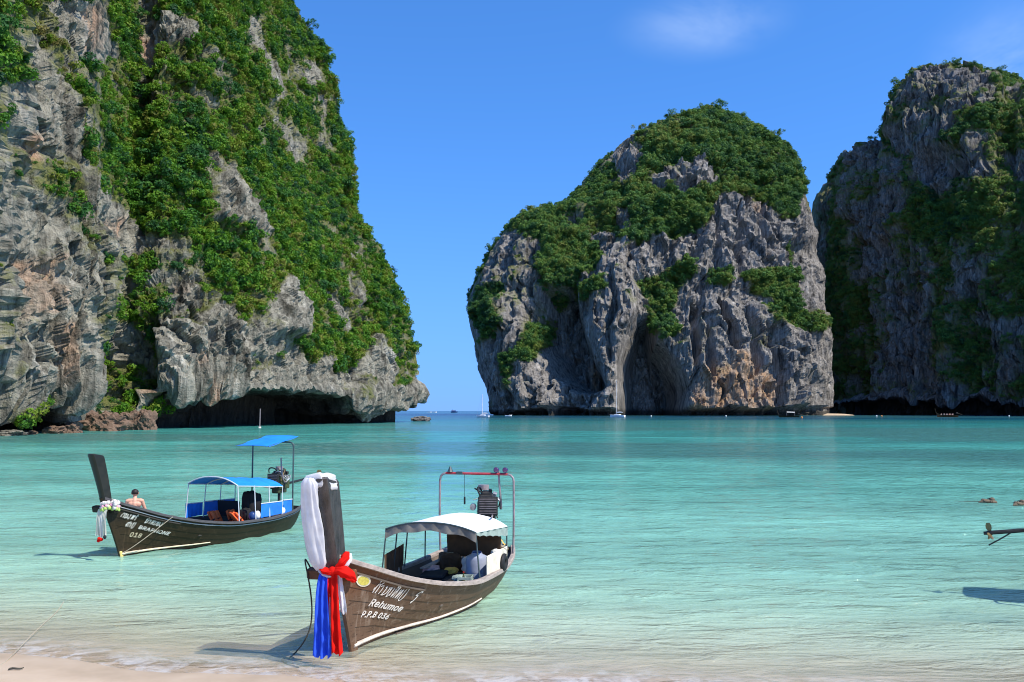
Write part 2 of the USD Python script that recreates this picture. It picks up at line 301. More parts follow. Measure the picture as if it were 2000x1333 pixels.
# ------------------------------------------------------------------ cliffs
# Patches below are given as outlines in photograph coordinates; each is carried onto the modelled rock face as part of its own surface (bare rock, stain or relief).
def warp_px(px, py, v, amp, sc):
    return (px + amp * (fbm(v * sc, 3, 71) - 0.5) * 2, py + amp * (fbm(v * sc, 3, 72) - 0.5) * 2)

def terrace(x, n):
    y = x * n; f_ = np.floor(y)
    return (f_ + sstep(0.70, 1.0, y - f_)) / n

def facets(p, cell, seed, zs=0.45, tilt=0.7):
    """Broken-block relief: every cell of a random partition is a small tilted face of its own."""
    from scipy.spatial import cKDTree
    q = (p * [1, 1, zs] / cell).reshape(-1, 3)
    base = np.unique(np.floor(q).astype(np.int64), axis=0)
    near = np.unique((base[:, None] + np.array([(i, j, k) for i in (-1, 0, 1) for j in (-1, 0, 1) for k in (-1, 0, 1)])[None]).reshape(-1, 3), axis=0)
    h = near[:, 0] * 374761393 + near[:, 1] * 668265263 + near[:, 2] * 2147483647 + seed * 144665
    def u(k):
        x = (h + k * 9176263) & 0xFFFFFFFF; x = ((x ^ (x >> 13)) * 1274126177) & 0xFFFFFFFF; x = ((x ^ (x >> 15)) * 2246822519) & 0xFFFFFFFF
        return ((x ^ (x >> 16)) & 0xFFFFFF) / 16777215.0
    pts = near + np.stack([u(1), u(2), u(3)], 1)
    _, i = cKDTree(pts).query(q, workers=1)
    d = np.stack([u(5)[i], u(6)[i], u(7)[i]], 1) * 2 - 1
    return (u(4)[i] - 0.5 + tilt * ((q - pts[i]) * d).sum(1)).reshape(p.shape[:-1])

def finish_cliff(name, G, wrap, mat, cols, label, disp, bare, warm, carve, cov, soft=10, edge=14, flip=False, rows0=0, notch=None):
    """Adds relief along the surface's own normals and builds the cliff as one mesh with its plant cover, stain and painted cave shade as mesh attributes."""
    N = grid_normals(smooth_grid(G, 4, wrap), wrap)
    if flip: N = -N
    px, py = project(G)
    wx, wy = warp_px(px, py, G, edge, disp['warp'])
    push = np.zeros(px.shape)
    for poly, amount, s in carve:
        push += amount * area_mask(wx, wy, [poly], s)
    D = push
    a = disp
    stretch = np.array([1, 1, a.get('vz', 0.35)])
    D = D + a['big'] * (fbm(G * a['fb'] * stretch, 3, a['seed']) - 0.5) * 2
    warpv = (np.stack([fbm(G * a['ff'] * 0.8, 3, a['seed'] + k) for k in (40, 41, 42)], -1) - 0.5) * (1.1 / a['ff'])
    q = G + warpv
    hollow = 1 + 1.6 * np.clip(-push / 30, 0, 1)
    D = D + hollow * a['flute'] * (ridged(q * a['ff'] * np.array([1, 1, 0.15]), 3, a['seed'] + 3) - 0.62) * 2
    # blocks that step back along joints, and beds that stand proud of each other
    D = D + a['block'] * (terrace(fbm(q * a['fk'] * np.array([1, 1, 0.38]), 3, a['seed'] + 13), 11) - 0.5) * 2
    D = D + a['ledge'] * (terrace(fbm((G + 0.35 * warpv) * a['fl'] * np.array([0.22, 0.22, 1.0]), 3, a['seed'] + 5), 9) - 0.5) * 2
    wq = G + 0.45 * warpv
    D = D + a['facet'] * (0.25 + 1.5 * fbm(G * a['fb'] * 1.7, 2, a['seed'] + 17)) * (facets(wq, a['cell'], a['seed'] + 1) + 0.5 * facets(wq, a['cell'] * 0.42, a['seed'] + 2, 0.6))
    D = D - a['crack'] * sstep(0.86, 0.97, 1 - np.abs(2 * fbm(q * a['fk'] * 1.6 * np.array([1, 1, 0.22]), 2, a['seed'] + 15) - 1) ** 1.0)
    D = D + a['fine'] * (ridged(G * a['fi'] * np.array([1, 1, 0.6]), 3, a['seed'] + 7) - 0.6) * 2
    view = np.array([0, 0, CAM_H]) - G; view /= np.linalg.norm(view, axis=-1, keepdims=True)
    edge_on = np.abs((N * view).sum(-1))
    D = D * (a.get('rim', 0.3) + (1 - a.get('rim', 0.3)) * sstep(0.05, 0.55, edge_on))
    V = G + N * (D * a.get('fade', 1.0))[..., None]
    N2 = grid_normals(V, wrap)
    if flip: N2 = -N2
    # plant cover: outlines of bare rock, and steepness of the relief itself
    b = area_mask(wx, wy, bare, soft)
    nz = 0.62 * fbm(V * a['fv'], 3, a['seed'] + 9) + 0.38 * fbm(V * a['fv'] * 5, 3, a['seed'] + 10)
    veg = cov - a['bare'] * b + a['vary'] * (nz - 0.5) + 0.22 * (N2[..., 2] - 0.2)
    veg = np.clip(veg, 0, 1)
    wm = area_mask(wx, wy, warm, soft)
    fc = grid_faces(*G.shape[:2], wrap)
    if not flip: fc = fc
    p = obj(name, (V.reshape(-1, 3), fc), mat, smooth=False, kind='structure', label=label)
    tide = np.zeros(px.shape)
    if rows0: tide[:rows0 - 2] = 1.0; veg[:rows0 + 2] = 0  # undercut rows blackened: cave shade painted in, along with algae stain
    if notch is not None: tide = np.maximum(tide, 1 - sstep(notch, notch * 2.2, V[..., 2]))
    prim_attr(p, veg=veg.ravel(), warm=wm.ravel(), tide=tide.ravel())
    return dict(V=V, N=N2, veg=veg, px=px, py=py, faces=fc, bare=b)

# ---- left cliff: a wall that runs away from the beach to a pointed end, undercut at the water
cb = np.array([  # place along the wall: photograph column at the water, distance, lean, share of the end's inward slope
    (-700, 70, .20, .05), (-420, 100, .20, .06), (-200, 125, .18, .08), (0, 152, .16, .12), (70, 160, .16, .16), (140, 168, .18, .22), (175, 190, .30, .28), (235, 203, .34, .34), (300, 203, .30, .40),
    (400, 212, .26, .50), (500, 226, .28, .60), (590, 248, .30, .72), (670, 274, .32, .82), (735, 297, .34, .90), (785, 314, .34, .96), (825, 330, .30, 1.0)], float)
R_SIL = pchip([(-420, 330), (-250, 440), (-120, 510), (0, 562), (40, 592), (75, 622), (130, 634), (160, 646), (200, 648), (260, 668), (300, 678), (350, 683), (400, 690), (430, 706), (460, 722), (500, 744), (540, 762), (580, 776), (640, 792), (690, 808), (745, 812), (758, 820), (772, 825), (790, 820), (806, 800), (820, 786), (840, 780)])
LIP = lin([(-700, 730), (-60, 760), (-10, 790), (38, 792), (48, 762), (90, 752), (148, 752), (158, 812), (175, 822), (285, 820), (298, 790), (306, 768), (360, 762), (412, 756), (436, 772), (452, 756), (520, 762), (600, 762), (660, 768), (688, 774), (702, 800), (745, 812), (775, 806), (800, 795), (825, 778)])
def left_cliff():
    ns_front, ns_back = 560, 40
    s = np.linspace(0, 1, 4000)
    k = np.linspace(0, 1, len(cb))
    pbf, Yf, lf, wf = (PchipInterpolator(k, cb[:, i]) for i in range(4))
    # even steps in the photograph's columns
    pbs = pbf(s); tgt = np.concatenate([np.linspace(-700, -60, 40)[:-1], np.linspace(-60, 825, ns_front)])
    sc = np.interp(tgt, pbs, s)
    pb, Yb, ln, wt = pbf(sc), Yf(sc), lf(sc), wf(sc)
    Xb = (pb - 1000) / FPX * Yb
    nf = len(sc)
    lip_z = np.maximum(CAM_H + (803 - LIP(pb)) / FPX * Yb, 0.4)
    lip_z = lip_z + 1.2 * (noise(np.stack([Xb * 0.8, Yb * 0.8, 0 * Xb], -1), 4) - 0.5) + 1.6 * (noise(np.stack([Xb * 0.25, Yb * 0.25, 0 * Xb], -1), 6) - 0.5)
    lip_z = np.maximum(lip_z, 0.3)
    cave = 26 * sstep(0.8, 4.0, lip_z) * (1 - 0.62 * sstep(700, 825, pb)) + 1.0
    top = 235.0
    zt = np.linspace(0, 1, 430) ** 1.05
    YT = cb[-1, 1]
    def at(z, Yb, Xb, ln, wt):
        Yz = Yb + ln * np.maximum(z, 0)
        Yt = YT + cb[-1, 2] * np.maximum(z, 0)
        py = 803 - (z - CAM_H) * FPX / Yt
        xt = (R_SIL(py) - 1000) / FPX * Yt
        x0 = (825 - 1000) / FPX * YT
        return Xb + wt * (xt - x0), Yz
    rows = []
    # inward direction, in plan
    tx, ty = np.gradient(Xb), np.gradient(Yb)
    L = np.hypot(tx, ty); inx, iny = -ty / L, tx / L
    for q in np.linspace(0, 1, 10):                       # back wall of the undercut
        z = -4 + q * (lip_z + 3.2)
        x, y = at(lip_z, Yb, Xb, ln, wt)
        rows.append(np.stack([x + inx * cave, y + iny * cave, z], -1))
    for q in np.linspace(0.9, 0, 14):                     # its ceiling
        x, y = at(lip_z, Yb, Xb, ln, wt)
        rows.append(np.stack([x + inx * cave * q, y + iny * cave * q, lip_z - 0.8 * q ** 0.5 + 0.8 * (1 - q) * 0], -1))
    for q in zt[1:]:
        z = lip_z + q * (top - lip_z)
        x, y = at(z, Yb, Xb, ln, wt)
        rows.append(np.stack([x, y, z], -1))
    for q in (0.15, 0.4, 0.8, 1.4):                       # the top, going back
        x, y = at(np.full(nf, top), Yb, Xb, ln, wt)
        rows.append(np.stack([x + inx * 60 * q, y + iny * 60 * q, np.full(nf, top + 8 - 12 * q)], -1))
    G = np.array(rows)
    # round the end and run back along its far side
    tip = G[:, -1]
    back = []
    for q in np.concatenate([np.linspace(0.12, 1, 14) * 0.25, np.linspace(0.3, 1, 12)]):
        a = min(q / 0.25, 1.0) * math.pi / 2
        dx = -14 * (1 - math.cos(a)) - max(q - 0.25, 0) * 260
        dy = 16 * math.sin(a) + max(q - 0.25, 0) * 90
        back.append(tip + [dx, dy, 0])
    return np.concatenate([G, np.array(back).transpose(1, 0, 2)], 1), 24

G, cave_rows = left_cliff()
fadeL = np.ones(G.shape[:2]); fadeL[:24] *= np.linspace(0.25, 1, 24)[:, None]
LC_BARE = [
    ([(-400, -300), (10, -300), (30, -60), (60, 60), (85, 180), (60, 230), (-400, 230)], 0.20),
    ([(-400, 160), (40, 150), (75, 210), (110, 330), (160, 380), (230, 460), (200, 540), (168, 600), (165, 720), (150, 760), (-400, 800)], 0.64),
    [(165, 420), (205, 440), (230, 520), (238, 580), (200, 600), (170, 560)],
    [(150, 380), (200, 375), (230, 410), (285, 470), (280, 500), (235, 510), (200, 460), (160, 430)],
    [(200, 620), (280, 640), (285, 690), (210, 690)],
    [(90, 0), (180, 0), (215, 60), (225, 110), (180, 110), (110, 70)],
    [(300, 40), (325, 15), (375, 45), (372, 80), (305, 80)], [(280, 60), (305, 70), (310, 125), (285, 125)],
    [(405, 430), (420, 350), (445, 335), (470, 370), (520, 430), (535, 470), (500, 455), (455, 440)],
    [(305, 650), (330, 625), (365, 640), (380, 690), (378, 740), (310, 745)], [(380, 620), (420, 600), (455, 605), (470, 650), (475, 720), (520, 720), (530, 775), (300, 790), (300, 720), (380, 740)],
    [(520, 600), (540, 550), (560, 535), (580, 575), (590, 620), (570, 650), (530, 650)],
    [(530, 710), (570, 680), (600, 720), (640, 700), (660, 730), (690, 720), (700, 690), (720, 660), (745, 700), (755, 760), (830, 745), (835, 800), (700, 830), (690, 780), (530, 790)],
    [(640, 570), (665, 580), (685, 640), (680, 670), (650, 640)],
    ([(480, 30), (510, 30), (525, 120), (545, 160), (552, 210), (535, 200), (515, 130), (490, 90)], 0.8),
    ([(595, 120), (620, 120), (622, 160), (600, 160)], 0.8), ([(470, 60), (500, 120), (540, 200), (560, 210), (560, 150), (520, 90)], 0.75),
    ([(330, 560), (385, 540), (390, 600), (340, 610)], 0.7), ([(370, 90), (450, 120), (470, 200), (430, 190)], 0.5),
    ([(400, 300), (470, 320), (480, 390), (410, 380)], 0.45), ([(620, 180), (640, 200), (650, 300), (625, 290)], 0.6), ([(560, 230), (600, 270), (590, 330), (560, 300)], 0.55),
    ([(280, 470), (400, 480), (420, 560), (300, 560)], 0.35), ([(500, 440), (545, 430), (545, 500), (510, 520)], 0.5),
    ([(470, 640), (530, 640), (540, 690), (480, 690)], 0.4)]
LC_WARM = [[(-20, 520), (45, 500), (48, 600), (-20, 620)], [(40, 640), (90, 640), (98, 735), (48, 735)], [(160, 15), (210, 15), (205, 95), (165, 95)], [(283, 62), (302, 68), (304, 110), (285, 110)],
           [(190, 430), (240, 435), (235, 465), (195, 462)], [(345, 560), (370, 560), (372, 580), (348, 580)], [(368, 700), (385, 700), (386, 725), (368, 725)], [(385, 740), (415, 735), (420, 790), (395, 795)], [(300, 765), (318, 765), (320, 795), (302, 795)],
           [(-20, 260), (15, 270), (15, 330), (-20, 330)]]
LC_CARVE = [([(-400, -200), (20, -100), (60, 100), (105, 260), (165, 430), (170, 560), (165, 720), (155, 780), (-400, 800)], 7.0, 12),
            ([(150, 560), (170, 540), (178, 700), (172, 760), (155, 760)], -9.0, 10),
            ([(178, 640), (290, 660), (300, 780), (175, 800)], -5.0, 25),
            ([(405, 430), (420, 350), (445, 335), (475, 380), (535, 460), (460, 450)], 4.0, 14), ([(305, 650), (330, 625), (380, 630), (420, 600), (470, 640), (480, 760), (305, 770)], 5.0, 10),
            ([(515, 650), (540, 550), (560, 535), (590, 620), (580, 660)], 5.0, 12), ([(690, 770), (705, 690), (725, 660), (750, 700), (760, 790), (700, 810)], 4.5, 10),
            ([(310, 60), (320, 20), (375, 50), (372, 90)], 3.0, 10), ([(500, 50), (560, 210), (540, 215), (490, 100)], 3.0, 10),
            ([(755, 745), (790, 740), (830, 755), (830, 790), (770, 800)], 3.0, 8)]
covL = np.full(G.shape[:2], 0.74)
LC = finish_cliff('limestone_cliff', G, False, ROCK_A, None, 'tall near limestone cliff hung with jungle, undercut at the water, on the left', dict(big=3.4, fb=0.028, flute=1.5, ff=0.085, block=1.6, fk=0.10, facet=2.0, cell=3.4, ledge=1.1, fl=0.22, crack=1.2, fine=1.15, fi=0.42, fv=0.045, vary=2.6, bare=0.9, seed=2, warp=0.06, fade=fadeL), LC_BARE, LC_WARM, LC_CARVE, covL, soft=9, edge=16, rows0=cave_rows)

# ---- the two big rocks beyond the bay
def dome(silL, silR, py_base, py_top, Yc, rdep, n_front, n_back, n_rows, lean, power=0.62, sharp=2.0):
    """A free-standing rock: closed rings at each height, as wide as its outline, with front and back."""
    t = np.linspace(0, 1, n_rows)
    pys = py_base + (py_top - py_base) * (1 - (1 - t) ** 1.8)
    phi = np.concatenate([np.linspace(math.pi, 0, n_front), np.linspace(0, -math.pi, n_back + 2)[1:-1]])
    rows = []
    for py in pys:
        l, r = silL(py), silR(py)
        z = CAM_H + (803 - py) / FPX * Yc
        hw = (r - l) / 2 / FPX * Yc; cx = ((l + r) / 2 - 1000) / FPX * Yc
        h = (py_base - py) / (py_base - py_top)
        d = rdep * max(1 - h ** 2.4, 0.0) ** power + 0.5
        c, s_ = np.cos(phi), np.sin(phi)
        se = np.sign(s_) * np.abs(s_) ** (2 / sharp)
        rows.append(np.stack([cx + hw * c, Yc + lean * h - d * se, np.full(len(phi), z)], -1))
    for q in (0.6, 0.3, 0.0):
        last = rows[-1] if q == 0.6 else base_last
        if q == 0.6: base_last = last
        m = base_last.mean(0); rows.append(m + (base_last - m) * q)
    return np.array(rows)

ML = pchip([(830, 960), (803, 955), (770, 946), (730, 936), (690, 927), (640, 921), (590, 918), (560, 924), (540, 931), (500, 950), (480, 961), (450, 983), (425, 1008), (412, 1035), (400, 1082), (385, 1102), (355, 1130), (325, 1152), (300, 1171), (270, 1203), (250, 1230), (235, 1252), (220, 1282), (205, 1318), (191, 1352), (176, 1395), (167, 1412)])
MR = pchip([(830, 1596), (803, 1596), (770, 1602), (740, 1608), (690, 1616), (650, 1621), (600, 1618), (550, 1618), (500, 1611), (450, 1604), (420, 1600), (380, 1594), (340, 1588), (310, 1583), (285, 1573), (265, 1560), (245, 1541), (230, 1522), (215, 1501), (203, 1484), (190, 1463), (176, 1432), (167, 1414)])
G = dome(ML, MR, 828, 167, 900, 150, 520, 60, 400, 60, sharp=2.6)
hh = np.linspace(0, 1, G.shape[0])[:, None]
MI_BARE = [
    [(925, 700), (960, 640), (1000, 650), (1010, 720), (1050, 700), (1050, 560), (1070, 590), (1110, 560), (1120, 580), (1125, 545), (1170, 500), (1250, 470), (1300, 470), (1340, 450), (1370, 440), (1400, 385), (1460, 380), (1510, 392), (1530, 420), (1550, 420), (1565, 380), (1600, 380), (1660, 650), (1640, 830), (940, 830)],
    [(975, 470), (1010, 455), (1010, 530), (985, 545)], [(1200, 290), (1250, 285), (1250, 340), (1220, 350), (1200, 330)], [(1270, 330), (1370, 310), (1400, 345), (1380, 375), (1340, 385), (1300, 370), (1270, 360)],
    ([(915, 470), (1000, 440), (1060, 470), (1050, 600), (1020, 700), (920, 720)], 0.55), ([(1085, 380), (1230, 260), (1260, 300), (1190, 380), (1110, 430)], 0.35),
    ([(1210, 400), (1235, 400), (1235, 450), (1215, 450)], 0.9), ([(1150, 440), (1200, 450), (1240, 470), (1180, 500)], 0.8), ([(1090, 350), (1130, 360), (1120, 390)], 0.5)]
MI_GREEN = [[(1235, 545), (1290, 530), (1350, 500), (1365, 530), (1330, 560), (1320, 590), (1300, 610), (1270, 620), (1265, 580)], [(1440, 540), (1500, 525), (1540, 520), (1560, 560), (1600, 590), (1635, 630), (1620, 650), (1540, 640), (1510, 590), (1470, 570)], [(1260, 590), (1310, 600), (1330, 650), (1290, 670), (1270, 640)],
            [(930, 560), (990, 560), (1010, 640), (960, 690), (935, 640)], [(1000, 690), (1020, 690), (1020, 760), (1000, 760)], [(1125, 560), (1180, 545), (1190, 575), (1140, 590)], [(1385, 525), (1430, 530), (1420, 560), (1390, 555)], [(1545, 460), (1575, 470), (1590, 560), (1560, 560)], [(1475, 590), (1530, 590), (1540, 650), (1490, 640)]]
MI_WARM = [[(1350, 740), (1380, 720), (1460, 715), (1510, 760), (1500, 805), (1350, 805)], [(1425, 690), (1455, 700), (1460, 725), (1420, 725)], [(1120, 690), (1145, 685), (1150, 715), (1140, 740), (1165, 750), (1160, 770), (1125, 735)], [(1480, 390), (1500, 390), (1500, 410), (1480, 410)]]
MI_CARVE = [  # hollows, whose right-hand edges throw them into shade
    ([(1062, 572), (1122, 560), (1134, 640), (1156, 700), (1182, 758), (1130, 764), (1086, 730), (1056, 680), (1036, 630)], -44, 12),
    ([(1244, 622), (1262, 612), (1276, 672), (1308, 700), (1334, 760), (1340, 840), (1206, 840), (1216, 740), (1232, 670)], -58, 11), ([(1346, 590), (1360, 600), (1364, 700), (1352, 720), (1343, 660)], -20, 5), ([(1404, 580), (1420, 630), (1440, 690), (1428, 690), (1408, 640), (1396, 600)], -20, 5), ([(1452, 600), (1464, 640), (1470, 720), (1462, 740), (1452, 680)], -14, 5), ([(1480, 640), (1496, 690), (1530, 830), (1512, 830), (1490, 740)], -16, 5), ([(1380, 640), (1392, 700), (1388, 760), (1378, 720)], -12, 5),
    ([(1196, 520), (1206, 620), (1200, 720), (1190, 640)], -10, 5), ([(1440, 400), (1452, 460), (1450, 540), (1440, 520)], -9, 4), ([(1490, 400), (1500, 460), (1496, 530), (1488, 480)], -9, 4), ([(1395, 420), (1404, 480), (1400, 540), (1392, 500)], -9, 4),
    ([(930, 800), (1640, 800), (1640, 850), (930, 850)], -14, 2.5),
    ([(1545, 480), (1560, 470), (1580, 560), (1575, 620), (1550, 560)], -16, 10),
    ([(1330, 640), (1380, 600), (1480, 590), (1560, 660), (1570, 820), (1340, 820)], 16, 22), ([(1560, 470), (1610, 470), (1640, 640), (1620, 820), (1575, 820)], -20, 16),
    ([(1150, 560), (1230, 520), (1240, 620), (1212, 820), (1120, 820), (1190, 760), (1170, 690)], 14, 12), ([(960, 600), (1015, 590), (1035, 700), (1090, 780), (1100, 830), (960, 830)], 14, 14), ([(925, 640), (945, 650), (990, 790), (985, 830), (940, 830)], -14, 10),
    ([(1080, 400), (1200, 300), (1260, 380), (1130, 540)], -14, 40), ([(1290, 430), (1345, 430), (1345, 480), (1300, 470)], -14, 10), ([(1345, 440), (1375, 430), (1365, 510), (1345, 500)], -12, 8),
    ([(1240, 540), (1340, 520), (1330, 600), (1260, 620)], -10, 12)]
covM = np.full(G.shape[:2], 0.83)
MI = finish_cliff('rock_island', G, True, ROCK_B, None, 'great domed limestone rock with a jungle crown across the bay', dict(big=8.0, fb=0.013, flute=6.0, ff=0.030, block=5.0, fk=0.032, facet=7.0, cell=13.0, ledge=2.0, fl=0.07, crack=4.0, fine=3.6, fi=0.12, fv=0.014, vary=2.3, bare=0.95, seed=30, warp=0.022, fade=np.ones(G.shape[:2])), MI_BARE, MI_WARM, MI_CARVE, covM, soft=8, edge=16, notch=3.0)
gx, gy = warp_px(MI['px'], MI['py'], MI['V'], 11, 0.022)
gm = area_mask(gx, gy, MI_GREEN, 9)
MI['veg'] = np.clip(np.maximum(MI['veg'], gm * (0.75 + 0.5 * (fbm(MI['V'] * 0.03, 3, 91) - 0.5))), 0, 1)
prim_attr(stage.GetPrimAtPath('/World/rock_island'), veg=MI['veg'].ravel())

# ---- right cliff: a wall facing the bay, turned from the sun
rc = np.array([  # column at the water, distance; column, row and distance of its top edge
    (1612, 1015, 1640, 318, 1030), (1640, 965, 1652, 296, 1010), (1670, 930, 1690, 275, 990), (1700, 905, 1722, 266, 980), (1722, 890, 1731, 236, 975), (1745, 878, 1750, 196, 970), (1775, 862, 1785, 158, 965), (1830, 832, 1840, 137, 950), (1885, 804, 1880, 132, 930),
    (1935, 780, 1930, 144, 910), (1985, 758, 1965, 164, 895), (2040, 735, 2010, 160, 885), (2130, 700, 2100, 150, 860), (2300, 630, 2280, 130, 800), (2600, 520, 2560, 100, 700), (3100, 420, 3050, 60, 600)], float)
def right_cliff():
    k = np.linspace(0, 1, len(rc))
    fs = [PchipInterpolator(k, rc[:, i]) for i in range(5)]
    s = np.linspace(0, 1, 4000)
    tgt = np.concatenate([np.linspace(1612, 2060, 400), np.linspace(2060, 3100, 60)[1:]])
    sc = np.interp(tgt, fs[0](s), s)
    pb, Yb, pt, yt, Yt = (f_(sc) for f_ in fs)
    B = np.stack([(pb - 1000) / FPX * Yb, Yb, 0 * Yb], -1)
    T = np.array([P(a, b, c) for a, b, c in zip(pt, yt, Yt)])
    tx, ty = np.gradient(B[:, 0]), np.gradient(B[:, 1]); L = np.hypot(tx, ty)
    inn = np.stack([-ty / L, tx / L, 0 * tx], -1)   # into the rock
    if inn[100, 0] < 0: inn = -inn
    rows = []
    for q in np.linspace(0, 1, 8): rows.append(B + inn * 24 + [0, 0, -5 + 15 * q])
    for q in np.linspace(0.85, 0, 8): rows.append(B + inn * 24 * q + [0, 0, 10.5])
    for q in np.linspace(0, 1, 320)[1:]:
        g = 0.35 * q + 0.65 * q ** 3
        h = q
        p = B + (T - B) * [1, 1, 0] * g
        p[:, 2] = 10.5 + (T[:, 2] - 10.5) * (1 - (1 - h) ** 1.12)
        rows.append(p)
    for q in (4, 12, 30, 70, 160): rows.append(T + inn * q + [0, 0, -0.02 * q - 0.0008 * q * q])
    G = np.array(rows)
    tip = G[:, 0]; back = []
    for q in (1.0, 0.7, 0.45, 0.25, 0.12, 0.05): back.append(tip + np.array([1, 0.55, 0]) * 260 * q + np.array([-1, 0.6, 0]) * 10 * math.sin(min(q * 6, 1) * math.pi / 2))
    return np.concatenate([np.array(back).transpose(1, 0, 2), G], 1)
G = right_cliff()
RC_BARE = [[(1650, 300), (1720, 270), (1740, 300), (1760, 320), (1760, 420), (1700, 440), (1640, 450), (1630, 380)], [(1830, 160), (1920, 150), (1950, 200), (1930, 220), (1890, 230), (1860, 265), (1790, 290), (1780, 240), (1735, 260), (1735, 210), (1780, 170)], [(1740, 230), (1800, 240), (1790, 290), (1735, 300)],
           [(1790, 280), (1830, 290), (1850, 360), (1830, 370), (1790, 350)], [(1900, 290), (1930, 300), (1940, 340), (1900, 350)], [(1960, 280), (2000, 280), (2010, 340), (1970, 340)], ([(1880, 280), (2000, 280), (2020, 800), (1760, 800), (1720, 650), (1650, 560), (1630, 440), (1740, 440), (1800, 470), (1850, 560), (1860, 420)], 0.62),
           [(1720, 560), (1800, 600), (1860, 640), (1900, 800), (1640, 800), (1640, 650)], [(1905, 600), (2010, 620), (2010, 800), (1900, 800)]]
RC_WARM = [[(1840, 640), (1860, 640), (1858, 700), (1842, 700)], [(1970, 700), (2000, 710), (2000, 780), (1975, 780)]]
RC_CARVE = [([(1735, 270), (1745, 200), (1800, 150), (1950, 150), (1990, 230), (1900, 300), (1800, 300)], 10, 20), ([(1790, 300), (1890, 300), (1900, 340), (1800, 350)], -10, 12), ([(1640, 430), (1660, 430), (1700, 800), (1640, 800)], -14, 16), ([(1700, 470), (1760, 440), (1800, 560), (1760, 800), (1700, 800)], -10, 14),
            ([(1880, 560), (1930, 580), (1920, 800), (1860, 800)], -10, 14), ([(1960, 150), (1985, 160), (1975, 330), (1945, 330)], -12, 12), ([(1835, 600), (1870, 600), (1880, 800), (1835, 800)], 8, 10), ([(1930, 580), (1970, 600), (2000, 760), (1960, 790)], 8, 10)]
covR = np.full(G.shape[:2], 0.80)
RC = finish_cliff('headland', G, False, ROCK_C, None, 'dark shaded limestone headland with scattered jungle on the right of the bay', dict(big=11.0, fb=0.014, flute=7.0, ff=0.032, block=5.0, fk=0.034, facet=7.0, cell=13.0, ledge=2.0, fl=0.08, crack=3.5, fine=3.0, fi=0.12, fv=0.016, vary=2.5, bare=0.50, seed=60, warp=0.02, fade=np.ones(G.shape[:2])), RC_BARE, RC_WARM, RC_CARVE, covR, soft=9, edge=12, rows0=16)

# ---- a rock spur that shows in the cleft between them
SL = pchip([(830, 1560), (600, 1580), (450, 1594), (400, 1603), (375, 1612), (352, 1624), (335, 1640), (322, 1662)]); SR = pchip([(830, 1760), (600, 1740), (450, 1722), (400, 1712), (360, 1700), (335, 1684), (322, 1664)])
G = dome(SL, SR, 828, 322, 1080, 60, 90, 20, 120, 10)
SP = finish_cliff('rock_spur', G, True, ROCK_B, None, 'paler rock spur behind the cleft between the domed rock and the headland', dict(big=5.0, fb=0.02, flute=3.0, ff=0.04, block=3.0, fk=0.04, facet=5.0, cell=12.0, ledge=1.5, fl=0.08, crack=2.5, fine=1.5, fi=0.17, fv=0.02, vary=0.9, bare=0.8, seed=80, warp=0.02, fade=np.ones(G.shape[:2])), [], [], [], np.full(G.shape[:2], 0.35))

# ------------------------------------------------------------------ the plants that cover the rock
def leaf_lump(seed, n_lobe=6, n_leaf=260, flat=0.85, leaf=0.125):
    r = np.random.default_rng(seed)
    cen = r.normal(0, 0.42, (n_lobe, 3)) * [1, 1, 0.7]; rad_ = r.uniform(0.34, 0.62, n_lobe)
    k = r.integers(0, n_lobe, n_leaf)
    d = r.normal(0, 1, (n_leaf, 3)); d[:, 2] += 0.35; d /= np.linalg.norm(d, axis=1, keepdims=True)
    c = (cen[k] + d * (rad_[k] * r.uniform(0.72, 1.06, n_leaf))[:, None]) * [1, 1, flat]
    nrm = d + r.normal(0, 0.45, (n_leaf, 3)); nrm /= np.linalg.norm(nrm, axis=1, keepdims=True)
    t = np.cross(nrm, r.normal(0, 1, (n_leaf, 3))); t /= np.linalg.norm(t, axis=1, keepdims=True); b = np.cross(nrm, t)
    sz = leaf * r.uniform(0.6, 1.35, n_leaf)[:, None]
    v = np.stack([c - t * sz, c + b * sz * 0.62 + nrm * sz * 0.12, c + t * sz, c - b * sz * 0.62 + nrm * sz * 0.12], 1).reshape(-1, 3)
    i = np.arange(n_leaf) * 4
    return v, np.vstack([np.stack([i, i + 1, i + 2], 1), np.stack([i, i + 2, i + 3], 1)])

